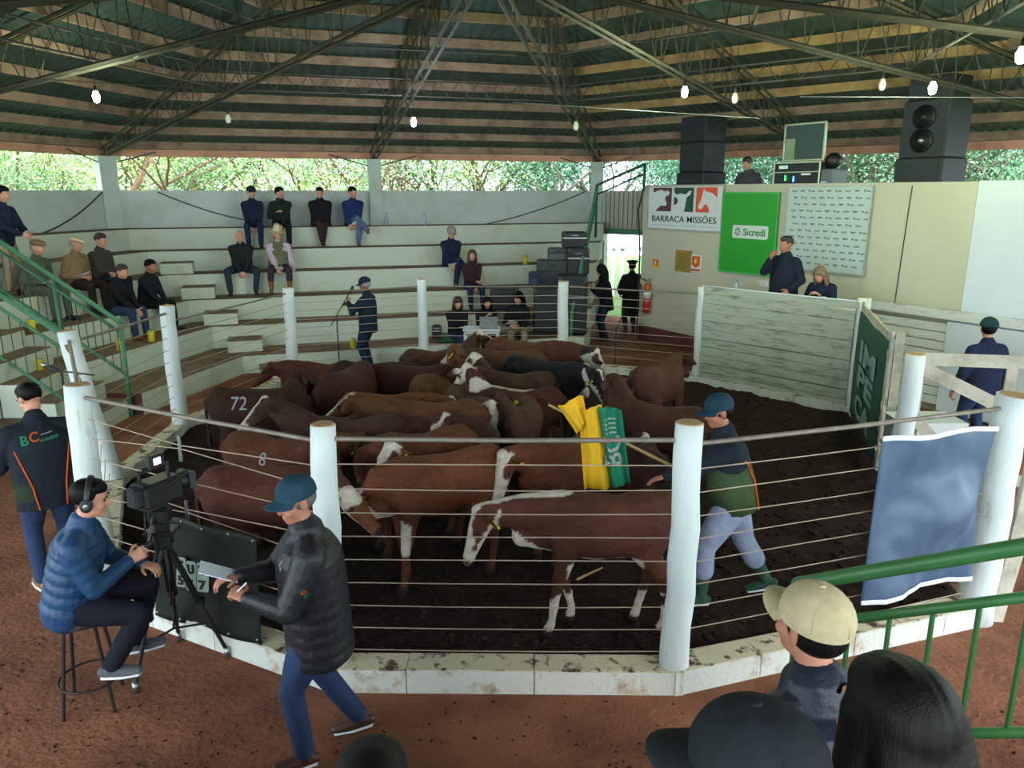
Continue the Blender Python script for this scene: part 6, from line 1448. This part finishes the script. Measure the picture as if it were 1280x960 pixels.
def trunk_mb(seed, h, r, lean=.2):
    random.seed(seed); m = MB()
    def br(p, d, L, r0, dep):
        pts = [p]; dd = Vector(d).normalized(); n = 4
        for i in range(n):
            dd = (dd+Vector((random.uniform(-.18, .18), random.uniform(-.18, .18), random.uniform(-.05, .12)))).normalized(); pts.append(pts[-1]+dd*L/n)
        m.loft(pts, [r0*(1-.12*i) for i in range(n+1)], seg=6 if dep else 8, cap=False)
        if dep < 3:
            for i in range(3 if dep else 4):
                q = pts[random.choice((2, 3, 4))]; a = random.uniform(0, 2*PI); nd = (dd*.7+Vector((math.cos(a), math.sin(a), random.uniform(-.1, .6)))*.8).normalized(); br(q, nd, L*random.uniform(.5, .75), r0*.5, dep+1)
    br(Vector((0, 0, -.1)), (random.uniform(-lean, lean), random.uniform(-lean, lean), 1), h, r, 0); return m
BARK = [mat('bark_grey', (112, 104, 92), .9, var=.25, scale=8, bump=.4), mat('bark_brown', (104, 76, 60), .9, var=.25, scale=8, bump=.4)]
LM = [leafmat(0, (124, 160, 118)), leafmat(1, (160, 186, 112)), leafmat(2, (96, 142, 112)), leafmat(3, (150, 180, 150))]
CR = [crown_mesh(i, 2.3, (8500, 5500, 10500, 3000)[i], LM[i], .085) for i in range(4)]
TR_ = [trunk_mb(i*7+1, (3.4, 3.0, 3.8, 3.2)[i], .13) for i in range(4)]
TM = [TR_[i].build('trunk', BARK[i % 2]).data for i in range(4)]
for o in [o for o in bpy.data.objects if o.name.startswith('trunk')]: bpy.data.objects.remove(o)
random.seed(21); places = []
for px in range(-70, 745, 44):
    Y = random.uniform(23.5, 27); 
    if px < 160: Y = random.uniform(20, 24)
    places.append((px+random.uniform(-12, 12), Y, random.choice((0, 1, 1, 2, 3, 3))))
for px in range(-60, 760, 75): places.append((px, random.uniform(29, 33), random.choice((0, 2, 3, 1))))
for px in range(850, 1330, 48): places.append((px, random.uniform(21, 23.5) if px < 1000 else random.uniform(18.5, 21), random.choice((0, 2, 2, 0))))
for px in range(840, 1340, 90): places.append((px, random.uniform(26, 30), 2))
KN = ['mid-green leafy tree beyond the shed wall', 'bright yellow-green tree beyond the shed wall', 'dense dark green tree beyond the shed wall', 'sparse pale tree with bare branches beyond the shed wall']
for i, (px, Y, k) in enumerate(places):
    q = aty(px, 230, Y); inn = max((V(q.x, Y, 0)-HC).dot(Vector((math.cos(A0+PI/6+j*PI/3), math.sin(A0+PI/6+j*PI/3), 0))) for j in range(6))
    if inn < AP+3.4:
        q = aty(px, 230, Y+4); Y += 4
    t = thing('tree', KN[k], 'tree', (q.x, Y, 0), random.uniform(0, 6.3), 'trees of one kind beyond the wall: '+KN[k].split(' ')[0])
    s = random.uniform(.85, 1.25); t.scale = (s, s, s)
    a = link('trunk', TM[k], t); c = link('crown', CR[k], t); c.location = (0, 0, random.uniform(3.4, 4.4)); c.scale = (1, 1, random.uniform(.8, 1.1))
# white goal-like frames on the grass beyond the entrance
for k, (x0, x1, y0, Y, lb) in enumerate(((757, 767, 311, 25, 'white rail frame on the grass, partly hidden by the entrance jamb'), (778, 806, 311, 25, 'white rail frame on the grass behind the person in beret'))):
    a, b = aty(x0, y0, Y), aty(x1, y0, Y); t = thing('white_rail_frame', lb, 'frame', (a.x, Y, 0), 0, 'white frames on the grass')
    m = MB(); m.box(((a.x+b.x)/2, Y, a.z), (b.x-a.x+.1, .1, .1)); m.build('crossbar', PAPER, t, world=True)
    for x in (a.x, b.x): m = MB(); m.box((x, Y, a.z/2), (.1, .1, a.z)); m.build('upright', PAPER, t, world=True)
bpy.data.scenes.remove(TMP)
